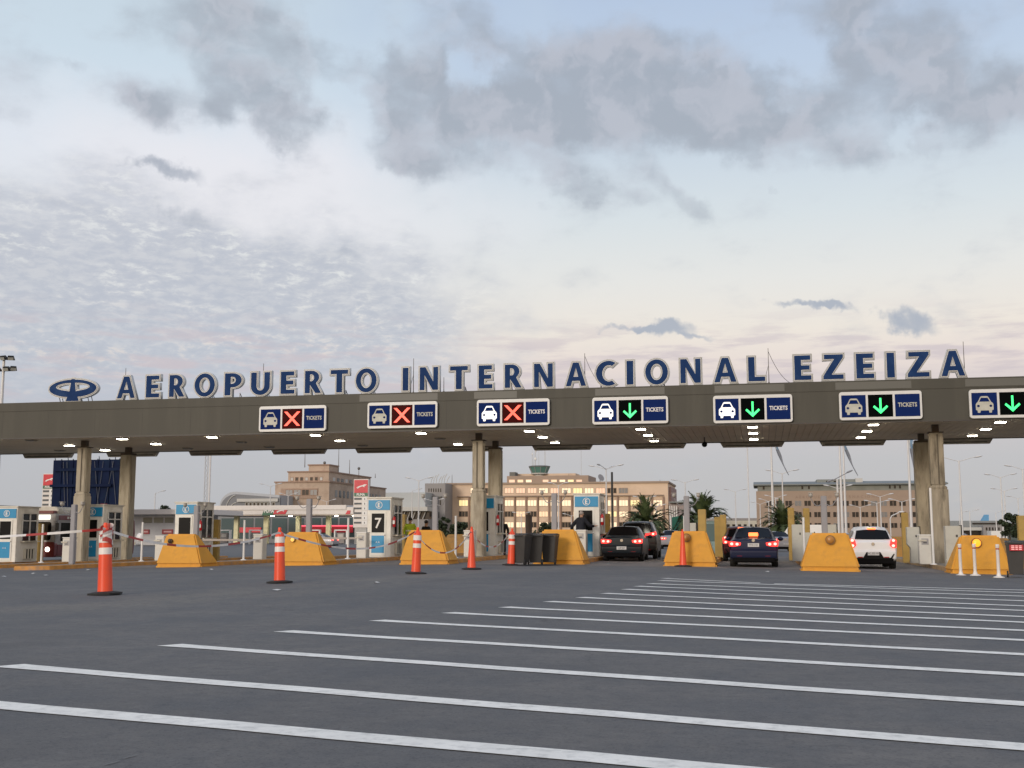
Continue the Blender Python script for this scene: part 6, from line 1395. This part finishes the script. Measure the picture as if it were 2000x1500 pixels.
tag(MB().cyl((0, 0, 0), (0, 0, zpx(1033, 1005, 60) + .1), .17, .17, 8).build('dark_post', mat('dark_post', (.05, .035, .03), .6), loc=(atx(1033, 60), 60, -.1)), 'short thick dark post above the wheelie bins', 'pole')
# ------------------------------------------------------------------ palms and trees
palm_g = mat('palm_leaf', (.060, .085, .030), .6, var=.35, vs=1.2); palm_g2 = mat('palm_leaf_dry', (.10, .085, .035), .7, var=.3); trunk_m = mat('palm_trunk', (.10, .075, .05), .9, var=.3, vs=6)
def palm(px, ytop, Yp, spread_px, lab, seed, trunk_h=1.2):
    r_ = random.Random(seed); R_ = atx(px + spread_px / 2, Yp) - atx(px, Yp); H = zpx(px, ytop, Yp) + .1; t = thing('palm_tree', lab, 'palm tree', (atx(px, Yp), Yp, -.1), 0, 'broad date palms beyond the gates')
    th = max(.8, H * .52)
    MB().lathe([(.36, 0), (.32, .3), (.30, th * .7), (.42, th * .95), (.2, th + .15)], 12).build('trunk', trunk_m, t)
    mb = MB()
    for i in range(110):
        az_ = r_.uniform(0, 2 * PI); el0 = math.radians(r_.choice([r_.uniform(50, 88), r_.uniform(15, 60), r_.uniform(-15, 30)])); L_ = R_ * r_.uniform(1.2, 1.55); n = 11; p = Vector((0, 0, th)); d = Vector((math.cos(az_) * math.cos(el0), math.sin(az_) * math.cos(el0), math.sin(el0))); mb.cm = 0 if el0 > -.1 or r_.random() < .5 else 1
        side = Vector((-math.sin(az_), math.cos(az_), 0)); step = L_ / n; droop = r_.uniform(.09, .17)
        for k in range(n):
            q_ = p + d * step; up = side.cross(d).normalized(); ww_ = L_ * .21 * math.sin(PI * (.12 + .84 * (k + 1) / n)) ** .7
            mb.add([p - side * .02, q_ - side * .02, q_ + side * .02, p + side * .02], [(0, 1, 2, 3)])
            for s in (-1, 1):
                for j in range(3):
                    b0 = p.lerp(q_, j / 3); tip = b0 + (side * s * .85 + d * .75 - up * r_.uniform(-.1, .45)).normalized() * ww_ * r_.uniform(.75, 1.1); wv = d * .085 * (R_ / 2.2)
                    mb.add([b0 - wv, b0 + wv, tip], [(0, 1, 2)])
            p = q_; d = (d - Vector((0, 0, droop * (1 + k * .12)))).normalized()
    mb.build('crown', [palm_g, palm_g2], t)
palm(1262, 988, 112, 88, 'palm directly behind the dark grey sport utility car', 1)
palm(1372, 985, 112, 100, 'middle palm behind the slim cone barrier', 2)
palm(1530, 993, 112, 82, 'rightmost palm behind the flagpole and blue sedan', 3)
leaf = mat('tree_leaf', (.03, .045, .018), .7, var=.35, vs=.8); bark = mat('bark', (.07, .055, .04), .9)
def tree(px, ytop, Yp, wpx, lab, seed, name='broadleaf_tree', cat_='tree'):
    r_ = random.Random(seed); R_ = (atx(px + wpx / 2, Yp) - atx(px, Yp)); H = zpx(px, ytop, Yp) + .1
    t = thing(name, lab, cat_, (atx(px, Yp), Yp, -.1)); mb = MB().cyl((0, 0, 0), (0, 0, H * .55), R_ * .09 + .04, R_ * .04 + .02, 8)
    for i in range(5): a_ = i * 1.3; mb.cyl((0, 0, H * .3), (math.cos(a_) * R_ * .5, math.sin(a_) * R_ * .5, H * .7), .06, .02, 5)
    mb.build('trunk', bark, t); mb = MB(); cl = [(r_.uniform(-.7, .7) * R_, r_.uniform(-.7, .7) * R_, H * r_.uniform(.35, .88), R_ * r_.uniform(.28, .5)) for _ in range(14)] + [(0, 0, H - R_ * .25, R_ * .3)]
    for cx, cy, cz, cr in cl:
        for _ in range(130):
            v = Vector((r_.gauss(0, 1), r_.gauss(0, 1), r_.gauss(0, 1))).normalized() * cr * r_.uniform(.5, 1.05); c_ = Vector((cx, cy, cz)) + Vector((v.x, v.y, v.z * .7)); s_ = .10 * max(1, R_ / 2)
            a_ = Vector((r_.uniform(-1, 1), r_.uniform(-1, 1), r_.uniform(-1, 1))).normalized() * s_ * 1.6; b_ = a_.cross(Vector((r_.uniform(-1, 1), r_.uniform(-1, 1), 1))).normalized() * s_
            mb.add([c_ - a_, c_ + b_, c_ + a_, c_ - b_], [(0, 1, 2, 3)])
    mb.build('crown', leaf, t)
tree(1972, 1001, 150, 46, 'dark tree behind the right wheelie bin', 11); tree(1996, 1010, 140, 40, 'green tree cut by the right picture edge', 12)
tree(893, 1019, 120, 40, 'dark shrub left of the middle columns', 13, 'large_shrub', 'shrub'); tree(866, 1010, 130, 26, 'dark slender shrub before the grey block', 14, 'large_shrub', 'shrub')
tree(1063, 1020, 170, 44, 'shrub above the wheelie bins before the tan building', 15, 'large_shrub', 'shrub'); tree(1448, 1038, 180, 40, 'low bush behind the blue sedan roof', 16, 'large_shrub', 'shrub')
tree(318, 985, 260, 46, 'distant reddish tree above the station annex roof', 17)
